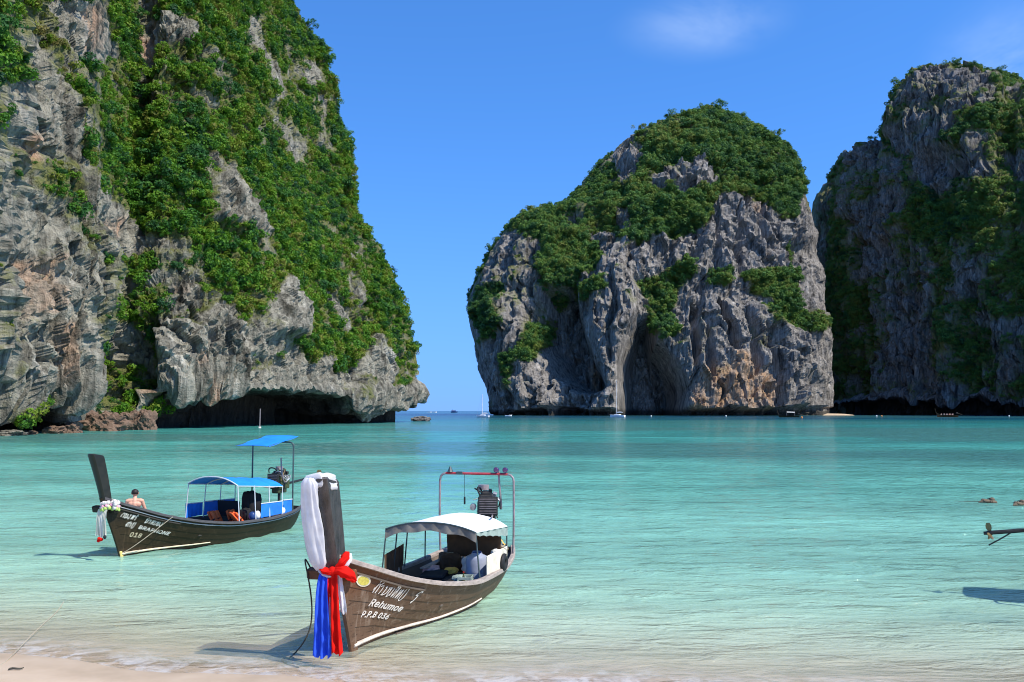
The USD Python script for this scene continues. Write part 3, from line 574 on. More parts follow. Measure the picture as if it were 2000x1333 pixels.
def plant_cover(name, C, mat, n, smin, smax, label, seed, thr=0.5, rows=None, front=0.02):
    r = np.random.default_rng(seed)
    V, N, veg = C['V'].reshape(-1, 3), C['N'].reshape(-1, 3), C['veg'].ravel()
    f = C['faces']
    c = V[f].mean(1)
    ar = np.linalg.norm(np.cross(V[f[:, 1]] - V[f[:, 0]], V[f[:, 3]] - V[f[:, 0]]), axis=1)
    nn = N[f[:, 0]]
    view = np.array([0, 0, CAM_H]) - c; dist = np.linalg.norm(view, axis=1); view /= dist[:, None]
    facing = (nn * view).sum(1)
    g = veg[f].mean(1)
    w = ar * sstep(thr - 0.20, thr + 0.42, g) * (facing > -0.25) * (np.clip(facing, 0, 1) + 0.25) * (c[:, 2] > 1.5)
    px, py = project(c)
    w = w * (px > -150) * (px < 2150) * (py > -160)
    idx = r.choice(len(f), n, p=w / w.sum())
    u = r.random((n, 2))
    q = f[idx]
    p = V[q[:, 0]] * ((1 - u[:, :1]) * (1 - u[:, 1:])) + V[q[:, 1]] * (u[:, :1] * (1 - u[:, 1:])) + V[q[:, 2]] * (u[:, :1] * u[:, 1:]) + V[q[:, 3]] * ((1 - u[:, :1]) * u[:, 1:])
    size = smin * (smax / smin) ** (r.random(n) ** 2.0) * (0.6 + 0.5 * g[idx])
    edge = np.clip(facing[idx] / 0.3, 0, 1)
    p = p + nn[idx] * (size * (0.30 * edge - 0.25))[:, None] + np.array([0, 0, 0.12]) * size[:, None]
    pi = UsdGeom.PointInstancer.Define(stage, numbered(name))
    tag(pi, label, None, None, 'stuff')
    base = str(pi.GetPath())
    protos = []
    for k in range(6):
        m = obj('leaf_clump', leaf_lump(100 + k, n_lobe=5 + k % 3, n_leaf=380 + 20 * k), mat, pi.GetPrim())
        protos.append(m.GetPath())
    pi.CreatePrototypesRel().SetTargets(protos)
    pi.CreateProtoIndicesAttr(Vt.IntArray.FromNumpy(r.integers(0, 6, n).astype(np.int32)))
    pi.CreatePositionsAttr(Vt.Vec3fArray.FromNumpy(p.astype(np.float32)))
    pi.CreateScalesAttr(Vt.Vec3fArray.FromNumpy((size[:, None] * r.uniform(0.8, 1.2, (n, 3))).astype(np.float32)))
    yaw = r.uniform(0, 2 * math.pi, n); tilt = r.normal(0, 0.25, n)
    qs = np.stack([np.cos(yaw / 2) * np.cos(tilt / 2), np.cos(yaw / 2) * np.sin(tilt / 2), np.sin(yaw / 2) * np.sin(tilt / 2), np.sin(yaw / 2) * np.cos(tilt / 2)], 1)
    pi.CreateOrientationsAttr(Vt.QuathArray([Gf.Quath(*map(float, x)) for x in qs]))
    return p, size

plant_cover('cliff_jungle', LC, LEAF_A, 17000, 0.5, 2.7, 'dense green jungle shrubs covering the near left cliff', 5, thr=0.50)
plant_cover('island_jungle', MI, LEAF_B, 19000, 1.5, 5.4, 'dark green jungle over the domed rock across the bay', 6, thr=0.52)
plant_cover('headland_jungle', RC, LEAF_B, 13000, 1.3, 5.0, 'dark jungle clinging to the shaded headland', 8, thr=0.52)

# ------------------------------------------------------------------ small mesh tools
class MB:
    """Collects simple shapes and hands them on as one mesh."""
    def __init__(s): s.v, s.f, s.n = [], [], 0
    def add(s, v, f):
        v = np.asarray(v, float); f = np.asarray(f, int)
        if f.shape[1] == 4: f = np.vstack([f[:, [0, 1, 2]], f[:, [0, 2, 3]]])
        s.v.append(v); s.f.append(f + s.n); s.n += len(v); return s
    def tri(s, m): return s.add(m.vertices, m.faces)
    def box(s, c, size, rot=None, bev=0.0):
        size = np.asarray(size, float)
        if bev > 0:
            b = min(bev, size.min() * 0.4); h = size / 2
            pts = [(sx * (h[0] - (b if k != 0 else 0)), sy * (h[1] - (b if k != 1 else 0)), sz * (h[2] - (b if k != 2 else 0))) for sx in (-1, 1) for sy in (-1, 1) for sz in (-1, 1) for k in range(3)]
            m = trimesh.Trimesh(np.array(pts)).convex_hull
        else: m = trimesh.creation.box(size)
        m = m.copy()
        if rot is not None: m.apply_transform(trimesh.transformations.euler_matrix(*rot))
        m.apply_translation(c); return s.tri(m)
    def tube(s, pts, r, sides=8, cap=True, flat=None):
        p = np.asarray(pts, float); r = np.broadcast_to(np.asarray(r, float), (len(p),))
        t = np.gradient(p, axis=0); t /= np.linalg.norm(t, axis=1, keepdims=True) + 1e-12
        ref = np.array([0, 0, 1.0]) if np.abs(t[:, 2]).mean() < 0.8 else np.array([1.0, 0, 0])
        a = np.cross(t, ref); a /= np.linalg.norm(a, axis=1, keepdims=True) + 1e-12
        b = np.cross(t, a); an = np.arange(sides) * 2 * math.pi / sides
        v = p[:, None] + r[:, None, None] * (np.cos(an)[None, :, None] * a[:, None] + np.sin(an)[None, :, None] * b[:, None] * (flat or 1.0))
        n = len(p); f = grid_faces(n, sides, True)
        v = v.reshape(-1, 3); fs = np.vstack([f[:, [0, 1, 2]], f[:, [0, 2, 3]]])
        if cap:
            v = np.vstack([v, p[:1], p[-1:]]); j = np.arange(sides); k = (j + 1) % sides
            fs = np.vstack([fs, np.stack([np.full(sides, n * sides), k, j], 1), np.stack([np.full(sides, n * sides + 1), (n - 1) * sides + j, (n - 1) * sides + k], 1)])
        return s.add(v, fs)
    def loft(s, rings, cap=True):
        R = np.asarray(rings, float); n, m = R.shape[:2]
        f = grid_faces(n, m, True); v = R.reshape(-1, 3); fs = np.vstack([f[:, [0, 1, 2]], f[:, [0, 2, 3]]])
        if cap:
            v = np.vstack([v, R[0].mean(0)[None], R[-1].mean(0)[None]]); j = np.arange(m); k = (j + 1) % m
            fs = np.vstack([fs, np.stack([np.full(m, n * m), k, j], 1), np.stack([np.full(m, n * m + 1), (n - 1) * m + j, (n - 1) * m + k], 1)])
        return s.add(v, fs)
    def sheet(s, G): 
        G = np.asarray(G, float); return s.add(G.reshape(-1, 3), grid_faces(*G.shape[:2]))
    def ball(s, c, r, k=2, scale=(1, 1, 1)):
        m = trimesh.creation.icosphere(k, 1.0); return s.add(m.vertices * r * np.asarray(scale) + c, m.faces)
    @property
    def mesh(s): return np.vstack(s.v), np.vstack(s.f)

def arc(pts, n=24):
    p = np.asarray(pts, float); k = np.linspace(0, 1, len(p))
    f = CubicSpline(k, p) if len(p) > 2 else (lambda q: p[0] + (p[1] - p[0]) * q[:, None])
    return f(np.linspace(0, 1, n))

# ------------------------------------------------------------------ materials of the objects
def plain(name, col, rough=0.6, var=0.25, sc=4.0, spec=0.3, metal=0.0, bump=0.0, stretch=(1, 1, 1), dark=None, coat=0.0):
    d = dark or tuple(c * (1 - var) for c in col); l = tuple(min(c * (1 + var * 0.7), 0.9) for c in col)
    return usdkit.material(stage, f'/World/Looks/{name}', {
        't': ('texture_coordinate', {}), 'm': ('mapping', {'scale': stretch}), 'n': ('noise_texture', {'scale': sc, 'detail': 5.0, 'roughness': 0.65}),
        'n2': ('noise_texture', {'scale': sc * 11, 'detail': 3.0}),
        'r': ('rgb_ramp', {'ramp': [(0.28, d), (0.5, col), (0.72, l)]}), 'b': ('bump', {'strength': 0.6, 'distance': max(bump, 0.0005)}),
        'rr': ('map_range', {'from_min': 0.3, 'from_max': 0.7, 'to_min': max(rough - 0.12, 0.05), 'to_max': min(rough + 0.12, 1.0)}),
        'p': ('principled_bsdf', {'specular_ior_level': spec, 'metallic': metal, 'coat_weight': coat})},
        [('t.object', 'm.vector'), ('m.vector', 'n.vector'), ('m.vector', 'n2.vector'), ('n.fac', 'r.fac'), ('n.fac', 'rr.value'), ('rr.result', 'p.roughness'), ('r.color', 'p.base_color'), ('n2.fac', 'b.height'), ('b.normal', 'p.normal')], surface='p.BSDF')

def cloth(name, col, thru=0.4):
    return usdkit.material(stage, f'/World/Looks/{name}', {'t': ('texture_coordinate', {}), 'n': ('noise_texture', {'scale': 6.0, 'detail': 4.0}), 'r': ('rgb_ramp', {'ramp': [(0.3, tuple(c * 0.85 for c in col)), (0.6, col)]}),
        'b': ('bump', {'strength': 0.5, 'distance': 0.004}), 'd': ('diffuse_bsdf', {}), 'tl': ('translucent_bsdf', {}), 'mx': ('mix_closure', {'fac': thru})},
        [('t.object', 'n.vector'), ('n.fac', 'r.fac'), ('n.fac', 'b.height'), ('b.normal', 'd.normal'), ('r.color', 'd.color'), ('r.color', 'tl.color'), ('d.BSDF', 'mx.closure1'), ('tl.BSDF', 'mx.closure2')], surface='mx.closure')

def wood(name, base, streak, pale, top=None, low=None, rough=0.6):
    """Weathered, streaked planking; top and low are the paint near the rail and the stain near the water, by height."""
    n = {'t': ('texture_coordinate', {}), 'oi': ('object_info', {}), 'm': ('mapping', {'scale': (0.7, 3.0, 7.0)}), 'mr': ('mapping', {'scale': (9.0, 9.0, 0.7)}),
         'n': ('noise_texture', {'scale': 2.6, 'detail': 7.0, 'roughness': 0.78, 'distortion': 0.5}), 'nr': ('noise_texture', {'scale': 1.0, 'detail': 3.0, 'roughness': 0.6}), 'nb': ('noise_texture', {'scale': 1.2, 'detail': 4.0}),
         'r': ('rgb_ramp', {'ramp': [(0.34, streak), (0.46, base), (0.58, base), (0.70, pale)]}),
         'dr': ('map_range', {'from_min': 0.55, 'from_max': 0.72, 'to_max': 0.7, 'clamp': True}), 'mx': ('mix', {'color2': pale}),
         's': ('separate_xyz', {}), 'lo': ('map_range', {'from_min': -0.05, 'from_max': 0.26, 'to_min': 0.85, 'to_max': 0.0, 'clamp': True}), 'ml': ('mix', {'color2': low or base}),
         'up': ('map_range', {'from_min': 0.85, 'from_max': 1.3, 'to_max': 0.8, 'clamp': True}), 'nbm': ('map_range', {'from_min': 0.42, 'from_max': 0.56, 'clamp': True}), 'um': ('math', {'math_type': 'multiply'}), 'mu': ('mix', {'color2': top or base}),
         'b': ('bump', {'strength': 0.7, 'distance': 0.006}), 'p': ('principled_bsdf', {'roughness': rough, 'specular_ior_level': 0.16})}
    l = [('t.object', 'm.vector'), ('t.object', 'mr.vector'), ('t.object', 'nb.vector'), ('t.object', 's.vector'), ('m.vector', 'n.vector'), ('mr.vector', 'nr.vector'), ('n.fac', 'r.fac'),
         ('s.z', 'up.value'), ('nb.fac', 'nbm.value'), ('up.result', 'um.value1'), ('nbm.result', 'um.value2'), ('um.value', 'mu.fac'), ('r.color', 'mu.color1'),
         ('nr.fac', 'dr.value'), ('dr.result', 'mx.fac'), ('mu.color', 'mx.color1'), ('s.z', 'lo.value'), ('lo.result', 'ml.fac'), ('mx.color', 'ml.color1'), ('ml.color', 'p.base_color'), ('n.fac', 'b.height'), ('b.normal', 'p.normal')]
    return usdkit.material(stage, f'/World/Looks/{name}', n, l, surface='p.BSDF')

M = dict(
    hull_near=wood('brown_hull_boards', (0.115, 0.068, 0.041), (0.036, 0.020, 0.012), (0.24, 0.175, 0.125), (0.15, 0.052, 0.018), (0.13, 0.07, 0.04)),
    hull_far=wood('dark_hull_boards', (0.030, 0.0205, 0.0095), (0.012, 0.009, 0.005), (0.066, 0.045, 0.023), (0.012, 0.011, 0.009), (0.065, 0.036, 0.020), 0.5),
    inside=plain('hull_inside', (0.11, 0.085, 0.065), 0.8, 0.4, 3.0, bump=0.004), inside_dark=plain('hull_inside_dark', (0.05, 0.042, 0.034), 0.8, 0.4, 3.0, bump=0.004),
    rail_near=plain('worn_rail_wood', (0.33, 0.275, 0.235), 0.75, 0.45, 5.0, bump=0.004, stretch=(1, 4, 4)), rail_far=plain('dark_rail_wood', (0.075, 0.070, 0.070), 0.55, 0.4, 5.0, stretch=(1, 4, 4)),
    rail_line=plain('grey_rail_paint', (0.33, 0.33, 0.33), 0.6, 0.3, 5.0),
    strake=plain('pale_strake', (0.62, 0.53, 0.44), 0.7, 0.35, 6.0), strake_far=plain('cream_strake', (0.66, 0.58, 0.40), 0.6, 0.3, 6.0), yellow=plain('yellow_paint', (0.75, 0.55, 0.18), 0.5, 0.2),
    prow_near=plain('prow_wrap', (0.042, 0.036, 0.033), 0.28, 0.8, 9.0, 0.6, bump=0.02, stretch=(1, 1, 0.25)), prow_far=plain('prow_black', (0.020, 0.019, 0.014), 0.45, 0.4, 4.0),
    canvas=plain('white_canvas', (0.80, 0.79, 0.75), 0.8, 0.12, 2.0, bump=0.003), canvas_dirty=plain('dirty_canvas', (0.22, 0.20, 0.165), 0.85, 0.5, 3.0), canvas_green=plain('grey_green_canvas', (0.27, 0.33, 0.29), 0.85, 0.35, 5.0),
    tarp=plain('blue_tarpaulin', (0.018, 0.235, 0.80), 0.5, 0.18, 3.0, bump=0.004), tarp_dark=plain('blue_panel', (0.02, 0.17, 0.62), 0.55, 0.25, 3.0),
    white=plain('white_paint', (0.78, 0.78, 0.76), 0.5, 0.12, 5.0), white_cloth=cloth('white_cloth', (0.90, 0.90, 0.90), 0.45), letter=plain('letter_paint', (0.74, 0.68, 0.60), 0.7, 0.2, 9.0, dark=(0.26, 0.20, 0.15)), letter_dim=plain('letter_paint_dim', (0.48, 0.40, 0.26), 0.7, 0.3, 20.0),
    red=cloth('red_cloth', (0.85, 0.022, 0.016), 0.35), blue=cloth('blue_cloth', (0.055, 0.16, 0.90), 0.4),
    steel=plain('painted_steel', (0.24, 0.20, 0.20), 0.4, 0.4, 9.0, 0.5), steel_dark=plain('dark_pipe', (0.045, 0.07, 0.07), 0.4, 0.3, 9.0, 0.5), red_pipe=plain('red_pipe', (0.38, 0.05, 0.06), 0.45, 0.35, 9.0), white_pipe=plain('white_pipe', (0.55, 0.57, 0.58), 0.4, 0.15, 9.0),
    iron=plain('engine_iron', (0.035, 0.033, 0.028), 0.45, 0.6, 9.0, 0.5, 0.4), iron_green=plain('engine_green', (0.065, 0.07, 0.022), 0.45, 0.4, 9.0, 0.5, 0.2), alloy=plain('engine_alloy', (0.38, 0.38, 0.37), 0.4, 0.4, 14.0, 0.5, 0.5), bronze=plain('dull_bronze', (0.20, 0.14, 0.06), 0.45, 0.5, 9.0, 0.5, 0.4), rubber=plain('rubber', (0.014, 0.014, 0.015), 0.7, 0.3),
    brown_panel=plain('brown_curtain', (0.085, 0.048, 0.026), 0.8, 0.5, 5.0), cream=plain('cream_board', (0.66, 0.60, 0.47), 0.7, 0.2, 4.0), orange=plain('orange_fabric', (0.80, 0.13, 0.03), 0.7, 0.2, 5.0), yellow_cloth=plain('yellow_cloth', (0.72, 0.42, 0.08), 0.8, 0.2), pink=plain('pink_cloth', (0.55, 0.36, 0.36), 0.8, 0.3), greyblue=plain('grey_blue_plastic', (0.30, 0.33, 0.42), 0.4, 0.2, spec=0.5),
    black_cloth=plain('black_cloth', (0.012, 0.012, 0.014), 0.85, 0.3), badge=plain('badge_yellow', (0.60, 0.52, 0.10), 0.5, 0.35, 25.0), badge_rim=plain('badge_rim', (0.72, 0.66, 0.48), 0.6, 0.2), rope=plain('rope_dark', (0.055, 0.052, 0.04), 0.9, 0.4, 20.0), rope_pale=plain('rope_pale', (0.38, 0.33, 0.24), 0.9, 0.3, 20.0),
    skin=plain('skin', (0.62, 0.33, 0.22), 0.5, 0.10, 6.0, 0.4), hair=plain('hair', (0.022, 0.016, 0.013), 0.6, 0.3, 30.0), shorts=plain('maroon_shorts', (0.20, 0.03, 0.06), 0.8, 0.2), petal_white=cloth('petal_white', (0.86, 0.80, 0.74)), petal_pink=plain('petal_pink', (0.75, 0.35, 0.45), 0.8, 0.2), petal_green=plain('petal_green', (0.42, 0.55, 0.14), 0.8, 0.25), petal_cream=cloth('petal_cream', (0.84, 0.78, 0.66)), violet=plain('violet_lens', (0.10, 0.03, 0.10), 0.15, 0.2, spec=0.8),
    gelcoat=plain('white_gelcoat', (0.85, 0.86, 0.86), 0.25, 0.05, spec=0.5), navy=plain('navy_paint', (0.02, 0.05, 0.16), 0.4, 0.2), boulder=plain('boulder_rock', (0.15, 0.10, 0.07), 0.9, 0.5, 0.6, 0.2, bump=0.08), buoy_white=plain('buoy_white', (0.75, 0.72, 0.66), 0.5, 0.15), buoy_orange=plain('buoy_orange', (0.75, 0.25, 0.05), 0.5, 0.15), driftwood=plain('pale_float', (0.13, 0.095, 0.06), 0.8, 0.4, 9.0))

# ------------------------------------------------------------------ the longtail boat
RK = 0.74                                   # how far the stem leans forward of its foot
PROW_N, PROW_F = (4.14, 2.90, 0.40), (4.08, 2.80, 0.42)   # foot, height and forward lean of the tall prows
GZ = pchip([(-RK, 1.66), (-.2, 1.45), (1, 1.03), (2.2, .76), (3.5, .61), (5, .58), (6.2, .65), (7, .76)])
GH = pchip([(-RK, .06), (-.4, .20), (.2, .44), (1.2, .73), (2.2, .98), (3.5, 1.12), (5, 1.08), (6.2, .93), (7, .70)])
KZ = pchip([(0, -0.08), (0.6, -.16), (2, -.30), (4, -.36), (6, -.26), (7, -.08)])
def hull_pt(t, v, side=1, out=0.0):
    """A point of the hull skin: t from stem to stern, v from keel to rail, side +1 to port."""
    t, v = np.broadcast_arrays(np.asarray(t, float), np.asarray(v, float))
    stem = -RK * v ** 1.15
    xb = stem + t * (7.0 - stem)
    xg = -RK + t * (7 + RK)
    hg, zg, zk = GH(xg), GZ(xg), KZ(np.clip(xg, 0, 7))
    b = sstep(0.0, 0.42, t)
    p = 0.95 - 0.45 * b; q = 1.0 + 0.25 * b
    y = hg * np.maximum(v, 1e-4) ** p
    z = zk + (zg - zk) * v ** q
    o = out * (1 - 0.3 * v)
    return np.stack([3.5 - xb + out * 0.25 * (1 - t), side * (y + o), z - out * 0.35 * (1 - v)], -1)

def hull_map(x, y, z, xb0, v0, girth=1.45, side=1):
    """Lays flat lettering on the port side: x runs aft, y up."""
    v = v0 + y / girth
    t = (xb0 + x + RK * v) / (7.0 + RK * v)
    p = hull_pt(t, v, side)
    e = 1e-3
    n = np.cross(hull_pt(t + e, v, side) - p, hull_pt(t, v + e, side) - p); n /= np.linalg.norm(n, axis=-1, keepdims=True)
    n *= np.sign(n[..., 1:2] * side)
    return p + n * (np.asarray(z) + 0.020)[..., None]

def letters_flat(mesh, xb0, v0, shear=0.25, scale=1.0):
    v = np.array(mesh.vertices) * [scale, scale, 1]
    v[:, 0] += shear * v[:, 1]
    return hull_map(v[:, 0], v[:, 1], v[:, 2], xb0, v0), np.array(mesh.faces)

GL = {  # looped script letters drawn as pen strokes
    'k': [[(0, 0), (0, .6), (.1, .7), (.03, .8), (.25, 1), (.5, .8), (.5, 0)]], 'n': [[(.1, 1), (0, .9), (.1, .82), (.14, .95), (.14, .1), (.3, 0), (.5, .3), (.55, .1), (.5, 1)]], 's': [[(.15, .5), (.05, .4), (.15, .3), (.2, .5), (.2, 0), (.2, .8), (.4, 1), (.55, .7), (.55, 0)], [(.45, .85), (.75, 1.3)]],
    'm': [[(.1, 1), (0, .9), (.12, .85), (.12, .1), (.02, .05), (.1, 0), (.5, .2), (.5, 1)]], 'r': [[(.2, .1), (.3, 0), (.35, .1), (.3, .65), (.05, .7), (.2, 1), (.45, .95)]], 't': [[(.05, .9), (.12, 1), (.15, .85), (.15, 0), (.4, .95), (.5, .8), (.5, 0)]],
    'a': [[(.0, .8), (.2, 1), (.35, .8), (.35, 0)]], 'g': [[(.2, .95), (.3, 1), (.35, .9), (.35, .05), (.05, .4)]], 'p': [[(.05, .9), (.13, 1), (.13, 0), (.5, 0), (.5, 1.3)]], 'y': [[(.1, 1), (.02, .9), (.15, .8), (.05, .55), (.2, .5), (.1, .1), (.3, 0), (.5, .1), (.5, 1)]], 'i': [[(.0, 1.2), (.25, 1.35), (.45, 1.2), (.0, 1.2)]], '-': [[(.1, 1.2), (.3, 1.5)]], ' ': []}
def script_letters(parent, text, h, xb0, v0, mat, w=0.10, shear=0.35):
    x = 0.0
    for ch in text:
        mb = MB()
        for st in GL[ch]:
            p = np.array(st) * [h * 0.85, h]
            q = arc(p, 5 * len(p)) if len(p) > 2 else p
            t = np.gradient(q, axis=0); t /= np.linalg.norm(t, axis=1, keepdims=True) + 1e-9
            nrm = np.stack([-t[:, 1], t[:, 0]], 1) * w * h / 2
            G = np.stack([q + nrm, q - nrm], 1); G[..., 0] = G[..., 0] + shear * G[..., 1] + (x - (0.55 * h if ch in 'i-' else 0))
            mb.sheet(hull_map(G[..., 0], G[..., 1], np.zeros(G.shape[:2]), xb0, v0))
        if mb.v: obj('letter', mb.mesh, M[mat], parent)
        x += h * (0.0 if ch in 'i-' else 0.35 if ch == ' ' else 0.62)

def print_letters(parent, text, h, xb0, v0, mat, shear=0.35, gap=0.0, bold=True):
    x = 0.0
    for ch in text:
        if ch == ' ': x += h * 0.4; continue
        m = meshkit.text_mesh(ch, h, 0.004, bold); w = m.bounds[1][0]
        m.apply_translation((x, 0, 0)); v = np.array(m.vertices); v[:, 0] += shear * v[:, 1]
        obj('letter', (hull_map(v[:, 0], v[:, 1], v[:, 2], xb0, v0), np.array(m.faces)), M[mat], parent)
        x += w + h * (0.10 + gap)

def engine(parent, x, z, yaw, green, shaft_len, rise, handle=True, y=0.0, s=1.0):
    """Car engine on its swivel over the stern, with its long shaft."""
    m = M
    d = np.array([-math.cos(yaw), math.sin(yaw), 0])          # towards the propeller
    def at(a, b, c): return np.array([x, y, z]) + s * (d * a + np.array([d[1], -d[0], 0]) * b + np.array([0, 0, c]))
    r = (0, 0, math.atan2(d[1], d[0]))
    block = obj('engine_block', MB().box(at(0, 0, 0), (0.50 * s, 0.34 * s, 0.34 * s), r, 0.03).box(at(-0.02, 0, -0.22), (0.42 * s, 0.24 * s, 0.14 * s), r, 0.03).mesh, m['iron_green'] if green else m['iron'], parent)
    obj('cylinder_head', MB().box(at(-0.02, 0, 0.23), (0.46 * s, 0.24 * s, 0.12 * s), r, 0.02).box(at(-0.02, 0.0, 0.31), (0.40 * s, 0.17 * s, 0.06 * s), r, 0.02).mesh, m['iron'], parent)
    b = MB()
    for k in range(4): b.tube(arc([at(-0.17 + 0.11 * k, 0.13, 0.20), at(-0.17 + 0.11 * k, 0.24, 0.17), at(-0.02, 0.25, 0.05)], 7), 0.022, 6)
    obj('exhaust_manifold', b.mesh, m['alloy'], parent, smooth=40)
    obj('exhaust_pipe', MB().tube(arc([at(-0.02, 0.25, 0.05), at(-0.22, 0.27, 0.12), at(-0.27, 0.24, 0.45), at(-0.27, 0.23, 0.72)], 14), 0.026, 8).mesh, m['steel'], parent, smooth=40)
    rad = obj('radiator', MB().box(at(-0.36, 0.03, 0.10), (0.07 * s, 0.36 * s, 0.34 * s), r, 0.015).mesh, m['iron'], parent)
    fins = MB()
    for k in range(7): fins.box(at(-0.40, 0.03, -0.03 + 0.043 * k), (0.012, 0.31 * s, 0.010), r)
    obj('fin', fins.mesh, m['steel'], rad)
    obj('fan_pulley', MB().tube([at(-0.24, 0, 0.05), at(-0.31, 0, 0.05)], 0.13, 16).mesh, m['iron'], parent, smooth=30)
    obj('air_filter', MB().tube([at(0.05, -0.06, 0.36), at(0.05, -0.06, 0.45)], 0.13, 18).mesh, m['steel'], parent, smooth=30)
    obj('alternator', MB().tube([at(-0.20, -0.25, 0.06), at(-0.02, -0.25, 0.06)], 0.075, 14).mesh, m['alloy'], parent, smooth=30)
    obj('hose', MB().tube(arc([at(-0.34, -0.12, 0.30), at(-0.25, -0.16, 0.42), at(-0.10, -0.12, 0.40), at(-0.02, -0.1, 0.30)], 12), 0.022, 7).mesh, m['rubber'], parent, smooth=True)
    r2 = np.random.default_rng(int(s * 100) + (7 if green else 3))
    for k in range(9):
        a0, a1 = r2.uniform([-.34, -.26, -.2], [.25, .26, .42]), r2.uniform([-.34, -.26, -.2], [.25, .26, .42])
        obj('cable', MB().tube(arc([at(*a0), at(*((a0 + a1) / 2 + r2.normal(0, .09, 3))), at(*a1)], 9), r2.uniform(.008, .02), 5).mesh, m[('rubber', 'iron', 'alloy', 'rubber', 'bronze')[k % 5]], parent, smooth=True)
    for k in range(4):
        obj('bracket', MB().box(at(*r2.uniform([-.3, -.24, -.12], [.22, .24, .36])), r2.uniform(.05, .15, 3), tuple(r2.uniform(-.6, .6, 3)), .01).mesh, m[('iron', 'alloy')[k % 2]], parent)
    obj('swivel_post', MB().tube([(x + 0.02, y, 0.35), (x + 0.02, y, z - 0.28)], 0.05, 10).box((x + 0.02, y, z - 0.29), (0.30, 0.30, 0.05), r, 0.01).box((x + 0.02, y + 0.16 * s, z - 0.12), (0.10, 0.03, 0.34), r).box((x + 0.02, y - 0.16 * s, z - 0.12), (0.10, 0.03, 0.34), r).mesh, m['iron'], parent)
    e = at(0.25, 0, -0.06); tip = e + d * shaft_len + np.array([0, 0, rise])
    sh = obj('drive_shaft', MB().tube([at(0.22, 0, -0.06), e + (tip - e) * 0.06], 0.075, 10).tube([e, tip], 0.045, 9).mesh, m['iron'], parent, smooth=40)
    pr = MB(); ax = (tip - e) / np.linalg.norm(tip - e); u = np.cross(ax, [0, 0, 1.0]); u /= np.linalg.norm(u); w = np.cross(ax, u)
    for k in range(3):
        a = k * 2 * math.pi / 3 + 0.6; rd = u * math.cos(a) + w * math.sin(a); td = -u * math.sin(a) + w * math.cos(a)
        prof = [(0.03, 0.03), (0.09, 0.08), (0.16, 0.085), (0.21, 0.045)]
        L = [tip - ax * 0.05 + rd * a_ + (td * 0.8 + ax * 0.6) * b_ for a_, b_ in prof]; R_ = [tip - ax * 0.05 + rd * a_ - (td * 0.8 + ax * 0.6) * b_ for a_, b_ in prof]
        pr.sheet(np.stack([L, R_], 1) + ax * 0.006); pr.sheet(np.stack([R_, L], 1) - ax * 0.006)
    obj('propeller', pr.mesh, m['bronze'], sh); obj('hub', MB().tube([tip - ax * 0.1, tip + ax * 0.07], [0.05, 0.035], 10).mesh, m['iron'], sh, smooth=40)
    obj('skeg', MB().tube(arc([tip - ax * 0.5, tip - ax * 0.3 - [0, 0, .12], tip - ax * 0.02 - [0, 0, .26]], 8), 0.016, 6).mesh, m['iron'], sh)
    if handle:
        obj('steering_handle', MB().tube(arc([at(-0.25, 0.1, -0.1), at(-0.7, 0.1, -0.08), at(-1.15, 0.12, 0.02)], 9), 0.02, 7).mesh, m['steel'], parent, smooth=True)

CROWN_F = 1.0
def canopy_surface(x0, x1, half, ze0, ze1, crown, n=18, m=15, wob=0.0, seed=0):
    u = np.linspace(0, 1, n); w = np.linspace(-1, 1, m)
    U, W = np.meshgrid(u, w, indexing='ij')
    Z = ze0 + (ze1 - ze0) * U + (crown * CROWN_F + crown * (1 - CROWN_F) * U ** 0.6) * (1 - np.abs(W) ** 2.2)
    Z = Z - 0.045 * np.abs(np.sin(U * math.pi * 3)) * (1 - W ** 4) * 0.6
    G = np.stack([x0 + (x1 - x0) * U, W * half, Z], -1)
    if wob: G[..., 2] += wob * (fbm(G * 2.5, 3, seed) - 0.5)
    return G

def thick(G, d=0.012):
    b = MB(); b.sheet(G); b.sheet(G[::-1] - [0, 0, d])
    for e in (G[0], G[-1], G[:, 0], G[:, -1]): b.sheet(np.stack([e, e - [0, 0, d]], 0))
    return b.mesh

def drape(p0, p1, h0, h1, folds=6, amp=0.02, nrm=(1, 0, 0), n=30, m=6, scallop=0.0):
    p0, p1, nrm = np.array(p0, float), np.array(p1, float), np.array(nrm, float)
    s = np.linspace(0, 1, n)[:, None]; t = np.linspace(0, 1, m)[None, :]
    top = p0 + (p1 - p0) * s[..., None] if False else p0[None, None] + (p1 - p0)[None, None] * s[..., None]
    h = h0 + (h1 - h0) * s + scallop * np.abs(np.sin(s * math.pi * folds))
    return top - np.array([0, 0, 1.0]) * (h * t)[..., None] + nrm * (amp * np.sin(s * folds * 2 * math.pi) * (0.2 + t))[..., None]

